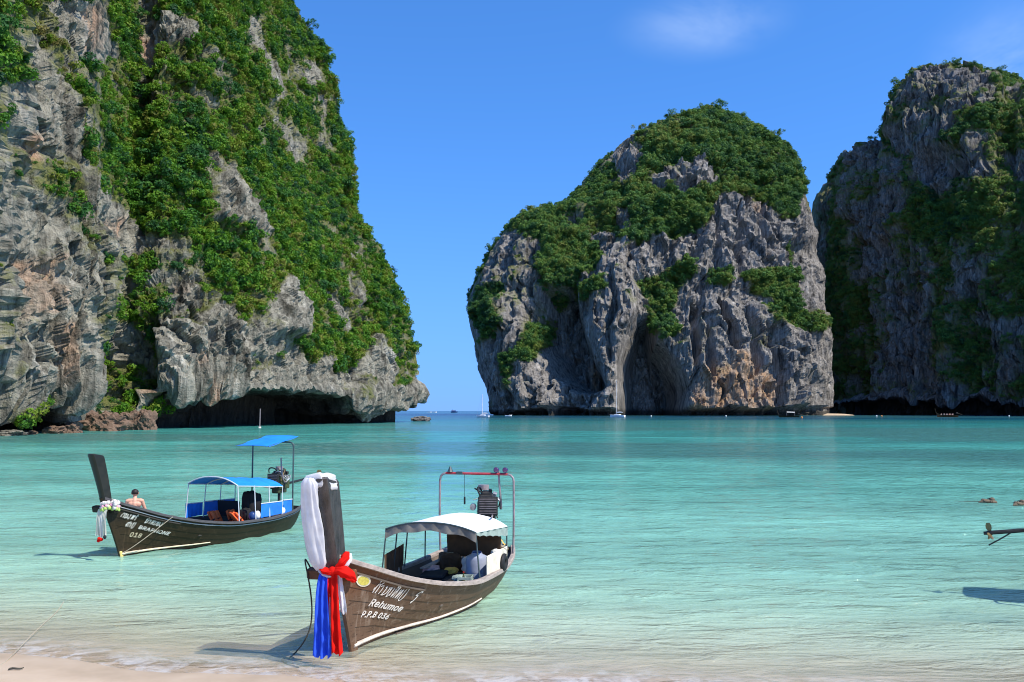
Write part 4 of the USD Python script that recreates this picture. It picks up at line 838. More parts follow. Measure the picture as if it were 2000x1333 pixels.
def longtail(name, loc, rz, label, style):
    near = style == 'near'
    boat = thing(name, loc, rz, label, 'longtail boat')
    # hull: inner shell, then boards laid over each other outside
    t = np.linspace(0, 1, 56); v = np.linspace(0, 1, 16)
    T_, V_ = np.meshgrid(t, v, indexing='ij')
    mb = MB()
    for sd in (1, -1):
        g = hull_pt(T_, V_, sd, -0.035); g = g if sd == 1 else g[:, ::-1]
        mb.sheet(g)
        g = hull_pt(T_, V_, sd, 0.0); g = g[:, ::-1] if sd == 1 else g
        mb.sheet(g)
    tr = [hull_pt(1.0, v, 1, 0.0), hull_pt(1.0, v, -1, 0.0)]
    mb.sheet(np.stack(tr, 0))
    obj('hull', mb.mesh, M['inside'] if near else M['inside_dark'], boat, smooth=40)
    edges = np.linspace(0.0, 1.0, 8)
    for sd in (1, -1):
        for k in range(7):
            vv = np.linspace(edges[k], min(edges[k + 1] + 0.012, 1.0), 4)
            out = np.linspace(0.020, 0.007, 4)
            tt = np.linspace(0, 1, 50)
            g = np.stack([hull_pt(tt, np.full(50, a), sd, o) for a, o in zip(vv, out)], 1)
            g = np.concatenate([hull_pt(tt, np.full(50, vv[0]), sd, 0.002)[:, None], g], 1)
            p = obj('plank', MB().sheet(g if sd == -1 else g[:, ::-1]).mesh, M['hull_near'] if near else M['hull_far'], boat, smooth=35)
    for sd in (1, -1):
        tt = np.linspace(0, 1, 60); e = hull_pt(tt, np.ones(60), sd, 0.0)
        out = np.zeros((60, 3)); out[:, 1] = sd
        w, h = (0.052, 0.04) if near else (0.045, 0.035)
        ring = [e + out * w + [0, 0, -h], e + out * w + [0, 0, h * 0.7], e + out * (w - .012) + [0, 0, h], e - out * (w - .012) + [0, 0, h], e - out * w + [0, 0, h * .7], e - out * w + [0, 0, -h]]
        rg = np.stack(ring, 1)
        obj('gunwale', MB().loft(rg).mesh, M['rail_near'] if near else M['rail_far'], boat, smooth=35)
        if not near:
            e2 = hull_pt(tt, np.full(60, 0.925), sd, 0.03)
            obj('rail_moulding', MB().tube(e2, 0.016, 6).mesh, M['rail_line'], boat, smooth=True)
        n_ = 34 if near else 26
        tt = np.linspace(0.0, 0.62 if near else 0.40, n_); vv = np.array([np.interp(0.10 if near else 0.10, hull_pt(np.full(40, a), np.linspace(0, 1, 40), sd)[:, 2], np.linspace(0, 1, 40)) for a in tt])
        e3 = hull_pt(tt, vv, sd, 0.026)
        obj('rubbing_strake', MB().tube(e3, np.linspace(0.048, 0.022, n_), 8, flat=0.7).mesh, M['strake'] if near else M['strake_far'], boat, smooth=40)
    # stem and tall prow
    sv = np.linspace(0, 1, 14); sp = hull_pt(np.zeros(14), sv, 1); sp[:, 1] = 0
    rings = []
    for p, q in zip(sp, sv):
        w = 0.045 + 0.02 * q; rings.append([p + [0.075, -w * 0.6, 0], p + [0.085, 0, 0], p + [0.075, w * 0.6, 0], p + [-0.03, w + .012, 0], p + [-0.10, w + .012, 0], p + [-0.10, -w - .012, 0], p + [-0.03, -w - .012, 0]])
    obj('stem', MB().loft(rings).mesh, M['hull_near'] if near else M['hull_far'], boat, smooth=30)
    if not near: obj('stem_foot', MB().box(sp[0] + [0.05, 0, 0.12], (0.10, 0.11, 0.30), (0, 0.28, 0), 0.02).mesh, M['yellow'], boat)
    px_, top_z, lean = PROW_N if near else PROW_F
    base = np.array([px_, 0, 1.34]); rings = []
    for q in np.linspace(0, 1, 12):
        c = base + [lean * q ** 1.25, 0, (top_z - base[2]) * q]
        fa = 0.17 + 0.06 * q if near else 0.12 + 0.075 * q; la = 0.105 + 0.02 * q if near else 0.095 + 0.025 * q
        sl = np.array([0, 0, -0.16 * fa])
        rings.append([c + [fa, -la * .7, 0] - sl, c + [fa + .02, 0, 0] - sl, c + [fa, la * .7, 0] - sl, c + [fa * .8, la, 0] - sl, c + [-fa * .9, la, 0] + sl, c + [-fa, la * .8, 0] + sl, c + [-fa, -la * .8, 0] + sl, c + [-fa * .9, -la, 0] + sl, c + [fa * .8, -la, 0] - sl])
    rings.append([np.mean(rings[-1], 0) + (np.array(p) - np.mean(rings[-1], 0)) * 0.86 + [0, 0, 0.035] for p in rings[-1]])
    obj('prow_post', MB().loft(rings).mesh, M['prow_near'] if near else M['prow_far'], boat, smooth=35)
    obj('bow_beam', MB().box((3.98, -0.16, 1.33), (0.16, 0.86, 0.17), (0, 0.2, 0), 0.02).mesh, M['hull_near'] if near else M['hull_far'], boat)
    # decks, floor, thwarts
    def deck(t0, t1, drop, n=14):
        tt = np.linspace(t0, t1, n); a = hull_pt(tt, np.full(n, 0.985), 1, -0.03) - [0, 0, drop]; b = a * [1, -1, 1]
        return thick(np.stack([a, a * [1, .33, 1] + [0, 0, .015], b * [1, .33, 1] + [0, 0, .015], b], 1), 0.03)
    obj('fore_deck', deck(0.05, 0.27, 0.12), M['inside'] if near else M['inside_dark'], boat)
    obj('stern_deck', deck(0.86, 0.99, 0.10), M['inside'] if near else M['inside_dark'], boat)
    tt = np.linspace(0.2, 0.95, 24); a = np.array([hull_pt(np.full(2, q), np.array([0.36, 0.36]), 1, -0.04)[0] for q in tt]); a[:, 2] = np.maximum(a[:, 2], -0.02) * 0 + 0.02
    obj('floor_board', thick(np.stack([a, a * [1, -1, 1]], 1), 0.03), M['inside'] if near else M['inside_dark'], boat)
    for tx in ((0.36, 0.50, 0.64, 0.78)):
        w = hull_pt(tx, 0.72, 1)[1] - 0.03; x_ = hull_pt(tx, 0.72, 1)[0]
        obj('thwart', MB().box((x_, 0, 0.36), (0.24, 2 * w, 0.04), None, 0.008).mesh, M['inside'] if near else M['inside_dark'], boat)
    # canopy
    half = 1.0; x0, x1 = 0.05, -2.1
    ze0, ze1, crown = (1.55, 1.42, 0.27) if near else (1.72, 1.55, 0.24)
    global CROWN_F
    CROWN_F = 0.62 if near else 1.0
    G = canopy_surface(x0, x1, half, ze0, ze1, crown, wob=0.05 if near else 0.015, seed=3)
    post_m = M['steel_dark'] if near else M['white_pipe']
    can = obj('canopy', thick(G, 0.014), M['canvas'] if near else M['tarp'], boat, smooth=40)
    xs = (x0, -0.52, -1.08, x1) if near else (x0, -0.72, -1.42, x1)
    for xx in xs:
        for sd in (1, -1):
            if near and sd == 1 and xx in (-0.52, -1.08): continue
            zt = ze0 + (ze1 - ze0) * (x0 - xx) / (x0 - x1); tt_ = (3.5 - xx + RK) / (7 + RK)
            e = hull_pt(tt_, 1.0, sd)
            obj('canopy_post', MB().tube([(xx, e[1] * 0.96, e[2]), (xx, sd * (half - 0.02), zt + 0.01)], 0.017 if near else 0.016, 8).mesh, post_m, boat, smooth=True)
    for xx in (x0, x1) if near else (x0, -0.72, -1.42, x1):
        zt = ze0 + (ze1 - ze0) * (x0 - xx) / (x0 - x1); w = np.linspace(-1, 1, 21)
        obj('canopy_hoop', MB().tube(np.stack([np.full(21, xx + 0.02 * (xx == x0)), w * (half - .01), zt + crown * (CROWN_F if xx == x0 else 1.0) * (1 - np.abs(w) ** 2.2) - 0.035 + (0.035 if xx == x0 else 0)], 1), 0.018 if near else 0.02, 8).mesh, post_m, boat, smooth=True)
    for sd in (1, -1):
        obj('canopy_rail', MB().tube([(x0, sd * (half - .01), ze0 - 0.02), (x1, sd * (half - .01), ze1 - 0.02)], 0.016, 8).mesh, post_m, boat, smooth=True)
    if near:
        w = np.linspace(-1, 1, 40); t_ = np.linspace(0, 1, 5)[:, None]
        top = ze0 + crown * CROWN_F * (1 - np.abs(w) ** 2.2)
        hgt = 0.17 - 0.02 * np.cos(w * 9)
        Gv = np.stack([np.broadcast_to(x0 + 0.02 + 0.012 * np.sin(w * 22), (5, 40)), np.broadcast_to(w * half, (5, 40)), top[None] - 0.01 - t_ * hgt[None]], -1)
        obj('front_valance', MB().sheet(Gv).mesh, M['canvas_dirty'], can, smooth=True)
        obj('side_valance', MB().sheet(drape((x0, half + .004, ze0), (x1, half + .004, ze1), 0.05, 0.20, 5, 0.012, (0, 1, 0), 50, 5, 0.025)).mesh, M['canvas_green'], can, smooth=True)
        obj('side_valance', MB().sheet(drape((x0, -half - .004, ze0), (x1, -half - .004, ze1), 0.07, 0.08, 7, 0.012, (0, 1, 0), 50, 5, 0.02)).mesh, M['canvas_dirty'], can, smooth=True)
        obj('side_curtain', MB().sheet(drape((x0, -1.02, 1.02), (-1.05, -1.06, 1.10), 0.50, 0.62, 5, 0.02, (0, 1, 0), 40, 8)).mesh, M['brown_panel'], boat, smooth=True, label='dark brown curtain lashed to the canopy posts')
        obj('side_board', MB().box((-1.10, 1.07, 0.80), (1.25, 0.03, 0.44), (0, 0.03, -0.04), 0.01).mesh, M['cream'], boat, label='cream painted side board')
        obj('backrest', MB().box((-2.12, 0.2, 0.95), (0.05, 1.3, 0.5), (0, 0.1, 0), 0.02).mesh, M['brown_panel'], boat)
    else:
        for sd, a0, a1 in ((1, x0 - 1.0, x1 - 0.0), (1, x1 - 0.06, x1 - 0.62), (-1, x0, x0 - 0.75), (-1, x0 - 0.8, x1)):
            e0, e1 = hull_pt((3.5 + RK - a0) / (7 + RK), 1, sd), hull_pt((3.5 + RK - a1) / (7 + RK), 1, sd)
            obj('side_panel', MB().sheet(drape((a0, e0[1] * .97, 1.08), (a1, e1[1] * .97, 1.06), 0.44, 0.40, 4, 0.008, (0, 1, 0), 26, 5)).mesh, M['tarp_dark'], boat, smooth=True)
            obj('panel_rail', MB().tube([(a0, e0[1] * .97, 1.08), (a1, e1[1] * .97, 1.06)], 0.018, 7).mesh, post_m, boat, smooth=True)
        obj('seat_back', MB().box((-1.1, -0.35, 0.86), (0.06, 0.9, 0.5), (0, 0.12, 0), 0.02).mesh, M['black_cloth'], boat)
    # tall hoop over the stern
    fx, fw, fz = (-2.86, 0.92, 2.52) if near else (-2.8, 0.86, 2.95)
    e = hull_pt((3.5 + RK - fx) / (7 + RK), 1.0, 1)
    r_ = 0.14
    for sd in (1, -1):
        obj('hoop_leg', MB().tube(arc([(fx, sd * min(e[1], fw), e[2]), (fx, sd * fw, 1.4), (fx, sd * fw, fz - 0.4), (fx, sd * fw, fz - 0.16)], 16), 0.027, 9).tube([(fx, sd * fw, fz - 0.17), (fx, sd * (fw - .02), fz - 0.08), (fx, sd * (fw - .07), fz - 0.025), (fx, sd * (fw - .15), fz)], 0.027, 9).mesh, M['steel'] if near else M['steel_dark'], boat, smooth=True)
    bar = obj('hoop_bar', MB().tube([(fx, -fw + .15, fz), (fx, fw - .15, fz)], 0.030, 9).mesh, M['red_pipe'] if near else M['steel_dark'], boat, smooth=True)
    if near:
        for yy in (0.50, 0.72):
            lp = obj('round_lamp', MB().tube([(fx + .05, yy, fz + .10), (fx - .06, yy, fz + .10)], [0.065, 0.045], 14).tube([(fx, yy, fz + .02), (fx, yy, fz + .06)], 0.015, 6).mesh, M['navy'], boat, smooth=30)
            obj('lens', MB().ball((fx + .05, yy, fz + .10), 0.06, 2, (0.3, 1, 1)).mesh, M['violet'], lp, smooth=True)
        obj('signal_horn', MB().tube([(fx, -0.66, fz + .03), (fx, -0.66, fz + .16)], [0.075, 0.02], 10).mesh, M['steel_dark'], boat, smooth=30)
        obj('bar_clamp', MB().box((fx, -0.42, fz + .01), (0.09, 0.16, 0.07), None, .01).mesh, M['steel_dark'], boat)
        obj('lamp_cord', MB().tube([(fx, -0.30, fz), (fx + .01, -0.29, fz - 0.55)], 0.006, 5).tube([(fx + .01, -0.29, fz - 0.55), (fx + .01, -0.29, fz - 0.72)], 0.022, 8).mesh, M['rubber'], boat)
    else:
        xx = np.linspace(-1.75, -3.25, 12); yy = np.linspace(-0.70, 0.70, 9); A_, B_ = np.meshgrid(xx, yy, indexing='ij')
        Gt = np.stack([A_, B_, 2.84 + (-1.75 - A_) * 0.19 + 0.03 * np.cos(B_ * 2) + 0.01 * np.sin(A_ * 7)], -1)
        obj('sun_shade', thick(Gt, 0.012), M['tarp'], boat, smooth=40, label='square blue tarpaulin stretched over the stern hoop')
        for sd in (1, -1): obj('shade_bar', MB().tube([(-1.75, sd * .66, 2.84), (-3.25, sd * .66, 3.115)], 0.016, 7).mesh, M['steel_dark'], boat, smooth=True)
    # lettering on the port bow
    if near:
        script_letters(boat, 's-amntitp', 0.185, 0.12, 0.70, 'letter'); script_letters(boat, 'r', 0.24, 1.12, 0.68, 'letter', 0.11, 0.6)
        print_letters(boat, 'Rehumoe', 0.135, 0.14, 0.53, 'letter', 0.45)
        print_letters(boat, 'P.P.B 036', 0.11, 0.02, 0.39, 'letter', 0.4)
        an = np.linspace(0, 2 * math.pi, 33)
        def disc(rx, ry, z): 
            c = np.array([[0, 0]]); ring = np.stack([rx * np.cos(an), ry * np.sin(an)], 1)
            q = np.stack([ring * 0, ring], 0); return hull_map(q[..., 0], q[..., 1], np.full(q.shape[:2], z), -0.13, 0.82)
        bd = obj('badge', MB().sheet(disc(0.155, 0.105, 0.004)).mesh, M['badge_rim'], boat); obj('badge_face', MB().sheet(disc(0.12, 0.078, 0.008)).mesh, M['badge'], bd)
    elif style == 'far':
        script_letters(boat, 'kngtr-', 0.135, -0.26, 0.74, 'letter', 0.14); script_letters(boat, 'n-atmng', 0.135, 0.38, 0.74, 'letter', 0.14)
        script_letters(boat, 'sap', 0.13, -0.10, 0.58, 'letter', 0.14); print_letters(boat, 'BRAPHONE', 0.115, 0.26, 0.58, 'letter', 0.3)
        print_letters(boat, '018', 0.13, 0.06, 0.40, 'letter_dim', 0.3)
    if near: engine(boat, -3.15, 1.66, -0.30, False, 3.0, -0.45, y=0.16, s=1.28)
    elif style == 'far': engine(boat, -3.20, 1.55, -0.04, True, 2.1, 0.16, s=1.2)
    else: engine(boat, -3.20, 1.68, 0.0, True, 1.9, -0.26)
    return boat

def world_of(boat_loc, rz, p):
    c, s = math.cos(rz), math.sin(rz); p = np.asarray(p, float)
    return np.stack([boat_loc[0] + c * p[..., 0] - s * p[..., 1], boat_loc[1] + s * p[..., 0] + c * p[..., 1], boat_loc[2] + p[..., 2]], -1)

NEAR_LOC, NEAR_RZ = (-1.66, 18.95, 0.0), math.atan2(-0.958, -0.287)
FAR_LOC, FAR_RZ = (-9.28, 28.6, 0.0), math.atan2(-0.911, -0.41)
OFF_LOC, OFF_RZ = (15.12, 17.67, 0.0), -0.45
longtail('longtail_boat', NEAR_LOC, NEAR_RZ, 'weathered brown longtail boat with white canopy, nearest the beach', 'near')
longtail('longtail_boat', FAR_LOC, FAR_RZ, 'dark longtail boat with blue canopy and blue sun shade', 'far')
longtail('longtail_boat', OFF_LOC, OFF_RZ, 'longtail boat reaching in from the right with raised propeller shaft', 'off')

# ------------------------------------------------------------------ things tied to, hung on and lying in the boats
def water_pt(px, py, z=0.0):
    a, b = (px - 1000) / FPX, -(py - 666.5) / FPX
    d = np.array([a, math.cos(PITCH) - b * math.sin(PITCH), math.sin(PITCH) + b * math.cos(PITCH)])
    return np.array([0, 0, CAM_H]) + d * ((z - CAM_H) / d[2])

def in_near(p): return world_of(NEAR_LOC, NEAR_RZ, np.asarray(p, float))
def in_far(p): return world_of(FAR_LOC, FAR_RZ, np.asarray(p, float))

def prow_c(z): q = np.clip((z - 1.34) / (PROW_N[1] - 1.34), 0, 1); return PROW_N[0] + PROW_N[2] * q ** 1.25
# white cloth over the near prow
t = thing('prow_cloth', in_near((4.3, -0.2, 1.4)), NEAR_RZ, 'long white cloth hanging from the tall prow of the white canopied boat', 'cloth')
off = np.array([4.3, -0.2, 1.4])
an = np.linspace(0, 2 * math.pi, 40, endpoint=False); rings = []
zt = PROW_N[1]
for z in np.linspace(zt + 0.05, 1.47, 34):
    q = max((zt + 0.05 - z) / (zt + 0.05 - 1.47), 0)
    w = np.interp(q, [0, .06, .15, .25, .5, .75, .92, 1.0], [.06, .11, .115, .12, .135, .14, .125, .05])
    fold = 1 + 0.15 * np.sin(an * 4 + 3 * q) + 0.10 * np.sin(an * 7 - 6 * q) + 0.05 * np.sin(an * 13 + 9 * q)
    c = np.array([prow_c(z) + 0.30 - 0.02 * q, -0.13 - 0.06 * math.sin(q * 3.0), z])
    fold = fold * (1 + .55 * (ridged(np.stack([np.cos(an) * 1.5, np.sin(an) * 1.5, np.full(40, z * 1.1)], -1), 3, 8) - .62))
    rings.append(np.stack([c[0] + 0.42 * w * fold * np.cos(an), c[1] + w * fold * np.sin(an), np.full(40, z) + 0.012 * np.sin(an * 3 + q * 9)], 1) - off)
obj('hanging_cloth', MB().loft(rings).mesh, M['white_cloth'], t, smooth=True)
rings = []
for q in np.linspace(0, 1, 14):
    a = np.linspace(0, 2 * math.pi, 48, endpoint=False)
    rr = 0.012 + 0.012 * math.sin(q * math.pi) + 0.05 * (ridged(np.stack([np.cos(a) * 1.6, np.sin(a) * 1.6, np.full(48, q * 2.2)], -1), 3, 12) - .6)
    z = zt + 0.05 - 0.26 * q; c = prow_c(min(z, zt))
    sup = lambda v: np.sign(v) * np.abs(v) ** 0.6
    rings.append(np.stack([c + (0.235 + rr) * sup(np.cos(a)), (0.165 + rr * 1.4) * sup(np.sin(a)) - 0.085 + 0.02 * np.sin(a * 5), z + 0.05 * np.sin(a) + 0.07 * np.cos(a) + 0.012 * np.sin(a * 6 + q * 4)], 1) - off)
obj('head_wrap', MB().loft(rings).mesh, M['white_cloth'], t, smooth=True)

def ribbon(pts, w0, w1, folds=3, amp=0.025, n=26, m=13, seed=0, side=(0, 1, 0), front=(1, 0, 0)):
    p = arc(pts, n); s = np.linspace(0, 1, n)[:, None]; u = np.linspace(-.5, .5, m)[None]
    w = w0 + (w1 - w0) * s ** 0.8
    G = p[:, None] + np.array(side, float) * (u * w)[..., None] + np.array(front, float) * (amp * (0.3 + s) * np.sin(u * folds * 2 * math.pi + seed + 1.5 * s))[..., None]
    return thick(G, 0.006) if False else G
t = thing('bow_sash', in_near((4.3, 0, 1.4)), NEAR_RZ, 'red, white and blue ribbons knotted round the prow of the white canopied boat', 'ribbons')
off = np.array([4.3, 0, 1.4]); B = []
def rib(name, mat, pts, w0, w1, **k):
    G = ribbon(np.array(pts) - off, w0, w1, **k)
    G = G + np.array([.07, .03, 0]) * ((fbm(G * 6.0, 3, 4) - .5) * np.linspace(.2, 1.6, G.shape[0])[:, None])[..., None]
    G[-1, :, 2] += .03 * np.sin(np.arange(G.shape[1]) * 1.7)
    b = MB(); b.sheet(G); b.sheet(G[:, ::-1] - np.array([0.012, 0, 0])); obj(name, b.mesh, M[mat], t, smooth=True)
kx = prow_c(1.5) + 0.22
rib('blue_ribbon', 'blue', [(kx, -.05, 1.47), (kx + .10, -.07, 1.2), (kx + .10, -.06, .7), (kx + .08, -.06, .13)], .13, .33, folds=2.5, amp=.04)
rib('white_ribbon', 'white_cloth', [(kx + .01, .03, 1.45), (kx + .06, .05, 1.1), (kx + .06, .08, .6), (kx + .05, .09, .2)], .10, .10, folds=1.5, seed=1)
rib('red_ribbon', 'red', [(kx + .02, .08, 1.48), (kx + .09, .12, 1.2), (kx + .10, .15, .7), (kx + .08, .18, .20)], .15, .24, folds=2.0, amp=.035, seed=2)
rib('white_ribbon', 'white_cloth', [(kx - .02, .16, 1.46), (kx + .03, .22, 1.2), (kx + .03, .26, 1.0), (kx + .02, .28, .82)], .08, .13, folds=1.5, seed=1)
knot = MB(); knot.ball(np.array([kx + .04, .08, 1.46]) - off, .07, 2, (.8, 1.0, 1.1)); obj('knot', knot.mesh, M['red'], t, smooth=True)
def lobe(pts, w, mat, name, flat=.45):
    p = arc(np.array(pts) - off, 16); r = w * np.sin(np.linspace(0.25, math.pi - 0.25, 16)) ** .6 * (1 + .07 * np.sin(np.arange(16) * 1.3))
    b = MB().tube(p, r, 28, flat=flat); v = b.v[0]; k = np.arange(16 * 28); c = p[k // 28]; th = (k % 28) * 2 * math.pi / 28
    v[:16 * 28] = c + (v[:16 * 28] - c) * (1 + .16 * np.sin(th * 5 + (k // 28) * .35) + .08 * np.sin(th * 9 - (k // 28) * .5))[:, None]
    obj(name, b.mesh, M[mat], t, smooth=True)
lobe([(kx, .10, 1.44), (kx + .02, .25, 1.47), (kx, .36, 1.41), (kx - .05, .43, 1.31)], .115, 'red', 'bow_loop', .7)
lobe([(kx - .02, .10, 1.48), (kx - .05, .22, 1.62), (kx - .14, .24, 1.74)], .085, 'red', 'bow_loop', .6)
lobe([(kx - .04, .17, 1.46), (kx - .07, .30, 1.58), (kx - .16, .29, 1.72)], .04, 'white_cloth', 'white_loop', .6)
lobe([(kx, -.16, 1.52), (kx + .05, -.02, 1.46), (kx + .03, .12, 1.45)], .075, 'red', 'wrap', .6)
lobe([(kx + .01, -.18, 1.46), (kx + .06, -.04, 1.40), (kx + .05, .08, 1.38)], .035, 'white_cloth', 'white_wrap', .6)

def rope(name, pts, r, mat, label, n=40, cat='rope'):
    p = arc(pts, n); o = p[0].copy(); o[2] = p[:, 2].min()
    tt = thing(name, o, 0, label, cat)
    obj('strand', MB().tube(p - o, r, 6).mesh, M[mat], tt, smooth=True)
b0 = in_near((3.98, -0.56, 1.33)); e = water_pt(560, 1286, -0.05); e[2] = seabed_z(e[0], e[1]) + .02; k2 = water_pt(583, 1303); k2[2] = seabed_z(k2[0], k2[1]) + .02
m_ = b0 * .45 + e * .55 + np.array([.22, 0, -.10])
rope('mooring_rope', [b0 + [0, 0, .09], b0 + [-.02, -.1, 0], m_, e * .85 + m_ * .15 + [0.02, 0, -.05], e, e + [-.05, -.12, 0], k2], 0.013, 'rope', 'dark mooring rope hanging from the bow beam of the white canopied boat into the shallows', 60)
p0 = in_far(hull_pt(0.235, 1.0, 1, .06)); p1 = in_far(hull_pt(0.012, 0.14, 1, .07)); p2 = water_pt(206, 1086)
rope('mooring_line', [p0, p0 * .5 + p1 * .5 + [0.05, -.05, 0], p1, p1 * .4 + p2 * .6, p2 + [0, 0, -.1]], 0.009, 'rope_pale', 'thin pale line crossing the dark bow of the blue canopied boat into the water')
pp = []
for px, py in ((-30, 1330), (20, 1290), (60, 1245), (95, 1212), (112, 1196), (124, 1178)):
    q = water_pt(px, py); q[2] = max(seabed_z(q[0], q[1]) + 0.012, 0.022); pp.append(q)
rope('beach_rope', pp, 0.008, 'rope_pale', 'thin rope lying over the sand into the water at the lower left')
q = water_pt(30, 1318, .03); q[2] = seabed_z(q[0], q[1]) + 0.02
t = thing('driftwood_stick', q, 0.3, 'small dark stick lying on the sand near the beach rope', 'stick')
obj('stick', MB().tube(arc([(-.10, 0, 0), (-.03, .01, .012), (.04, -.01, .005), (.11, .01, .012)], 9), [.012, .016, .017, .015, .015, .014, .013, .011, .007], 7).mesh, M['rope'], t, smooth=True)

# garland on the far prow
gx = PROW_F[0] - 0.02
t = thing('flower_garland', in_far((gx, 0.10, 1.47)), FAR_RZ, 'flower garland with long cream streamers tied round the black prow', 'garland')
r = np.random.default_rng(4)
for nm, mat, z, rad_, n, s in (('white_blossom', 'petal_white', .06, .22, 16, .052), ('pink_blossom', 'petal_pink', -.02, .235, 12, .042), ('green_blossom', 'petal_green', -.10, .23, 14, .048), ('yellow_blossom', 'strake_far', -.05, .24, 9, .04)):
    b = MB()
    for k in range(n):
        a = k * 2 * math.pi / n + r.uniform(-.1, .1); c = np.array([rad_ * math.cos(a), .78 * rad_ * math.sin(a), z + .03 * math.sin(a * 2) + r.uniform(-.015, .015)])
        m = trimesh.creation.icosphere(1, 1.0); v = m.vertices * (s * (1 + .25 * r.random((len(m.vertices), 1)))); b.add(v + c, m.faces)
    obj(nm, b.mesh, M[mat], t, smooth=40)
b = MB()
for k in range(7): b.ball((.10, .28 + .02 * math.sin(k), .10 - .03 * k + .02 * math.cos(k * 2)), .05, 1)
obj('white_blossom', b.mesh, M['petal_white'], t, smooth=True)
for k, (y0, z1, w, mat) in enumerate(((-.14, -.80, .13, 'petal_cream'), (-.02, -.83, .14, 'petal_white'), (.10, -.78, .11, 'petal_cream'))):
    G = ribbon([(.22, y0, -.10), (.26, y0, -.35), (.25, y0, -.6), (.24, y0 - .01, z1)], .10, w, folds=2, amp=.018, seed=k)
    b = MB(); b.sheet(G); b.sheet(G[:, ::-1] - np.array([.008, 0, 0])); obj('streamer', b.mesh, M[mat], t, smooth=True)
b = MB()
for k in range(6): b.ball((.25 + .03 * math.cos(k), -.06 + .055 * math.sin(k * 1.1), -.87 - .012 * k), .045, 1)
obj('red_tassel', b.mesh, M['red'], t, smooth=True); obj('dark_tassel', MB().ball((.25, .12, -.82), .045, 1, (1, 1, 1.3)).mesh, M['rubber'], t, smooth=True)

# ------------------------------------------------------------------ people
def body_mesh(bones, refine=0.02, iters=8):
    parts = []
    def sp(c, r): return manifold3d.Manifold.sphere(r, 16).translate([float(x) for x in c])
    for a, ra, b, rb in bones:
        parts.append(manifold3d.Manifold.batch_hull([sp(a, ra), sp(b, rb)]))
    m = manifold3d.Manifold.batch_boolean(parts, manifold3d.OpType.Add)
    if refine: m = m.refine_to_length(refine)
    g = m.to_mesh(); tm = trimesh.Trimesh(g.vert_properties[:, :3], g.tri_verts, process=True)
    if iters: trimesh.smoothing.filter_taubin(tm, 0.5, 0.53, iterations=iters)
    return tm

def seated_bones(hands=True):
    """Someone sitting cross-legged, looking along +y; the seat is z = 0."""
    B = []
    def b(a, ra, c, rc): B.append((np.array(a, float), ra, np.array(c, float), rc))
    b((-.09, 0, .11), .105, (.09, 0, .11), .105); b((-.07, -.01, .22), .105, (.07, -.01, .22), .105)
    b((0, 0, .12), .12, (0, -.02, .30), .115); b((-.085, -.015, .42), .105, (.085, -.015, .42), .105); b((0, -.02, .28), .115, (0, -.015, .42), .12)
    b((-.16, -.02, .52), .06, (.16, -.02, .52), .06); b((0, -.02, .50), .085, (0, .0, .60), .055); b((0, 0, .58), .052, (0, .02, .66), .052)
    b((0, .015, .735), .092, (0, .03, .70), .075); b((0, .015, .735), .092, (0, -.012, .75), .090); b((0, .075, .675), .045, (0, .03, .67), .05)
    b((0, .105, .725), .012, (0, .12, .70), .014); b((-.088, .01, .71), .018, (-.09, .0, .735), .02); b((.088, .01, .71), .018, (.09, .0, .735), .02)
    for s in (-1, 1):
        sh, el, wr = (s * .195, -.02, .51), (s * .275, .04, .27), (s * .21, .26, .16)
        b((s * .15, -.02, .51), .06, sh, .057); b(sh, .055, el, .042); b(el, .041, wr, .028)
        pm = (s * .19, .32, .14); b(wr, .027, pm, .03); b((s * .165, .325, .14), .02, (s * .215, .325, .14), .02)
        if hands:
            for k, (o, L) in enumerate(((-.026, .062), (-.009, .07), (.009, .066), (.026, .052))):
                k0 = np.array([s * .19 + o, .345, .142]); k1 = k0 + [0, L * .6, -.012]; k2 = k1 + [0, L * .4, -.03]
                b(k0, .0095, k1, .009); b(k1, .009, k2, .0078)
            t0 = np.array([s * .165, .30, .14]); t1 = t0 + [-s * .03, .03, -.01]; b(t0, .012, t1, .0105); b(t1, .0105, t1 + [-s * .004, .03, -.012], .009)
        hip, kn, an_ = (s * .10, .02, .09), (s * .34, .30, .10), (-s * .06, .36, .05)
        b(hip, .092, kn, .06); b(kn, .056, an_, .038); b(an_, .036, (-s * .16, .40, .035), .03)
    return B

tm = body_mesh(seated_bones(), 0.014, 6)
bp = water_pt(271, 1000, 0.93); bp = np.array([-10.92 + 0.02, 26.35, 0.0]); bp[0] = (271 - 1000) / FPX * bp[1]; bp[2] = 0.92
t = thing('person', bp, 0.25, 'bare-backed person with short dark hair sitting in the bow of the blue canopied boat', 'person')
obj('body', tm, M['skin'], t, smooth=True)
v = np.array(tm.vertices); hd = v[:, 2] > .62
hm = trimesh.creation.icosphere(3, 1.0); hv = hm.vertices * [.099, .105, .092] + [0, -.004, .757]
keepv = (hv[:, 1] < .052) | (hv[:, 2] > .80); fk = keepv[hm.faces].all(1) & ((hv[:, 2] > .695)[hm.faces].all(1))
obj('hair', (hv + .004 * (fbm(hv * 60, 2, 3)[:, None] - .5), hm.faces[fk]), M['hair'], t, smooth=True)
sh = body_mesh([b for b in seated_bones(False) if False] or [(np.array((-.09, 0, .11)), .115, np.array((.09, 0, .11)), .115), (np.array((-.1, .02, .09)), .102, np.array((-.26, .2, .10)), .082), (np.array((.1, .02, .09)), .102, np.array((.26, .2, .10)), .082), (np.array((-.07, -.01, .18)), .112, np.array((.07, -.01, .18)), .112)], 0.025, 5)
obj('shorts', sh, M['shorts'], t, smooth=True)

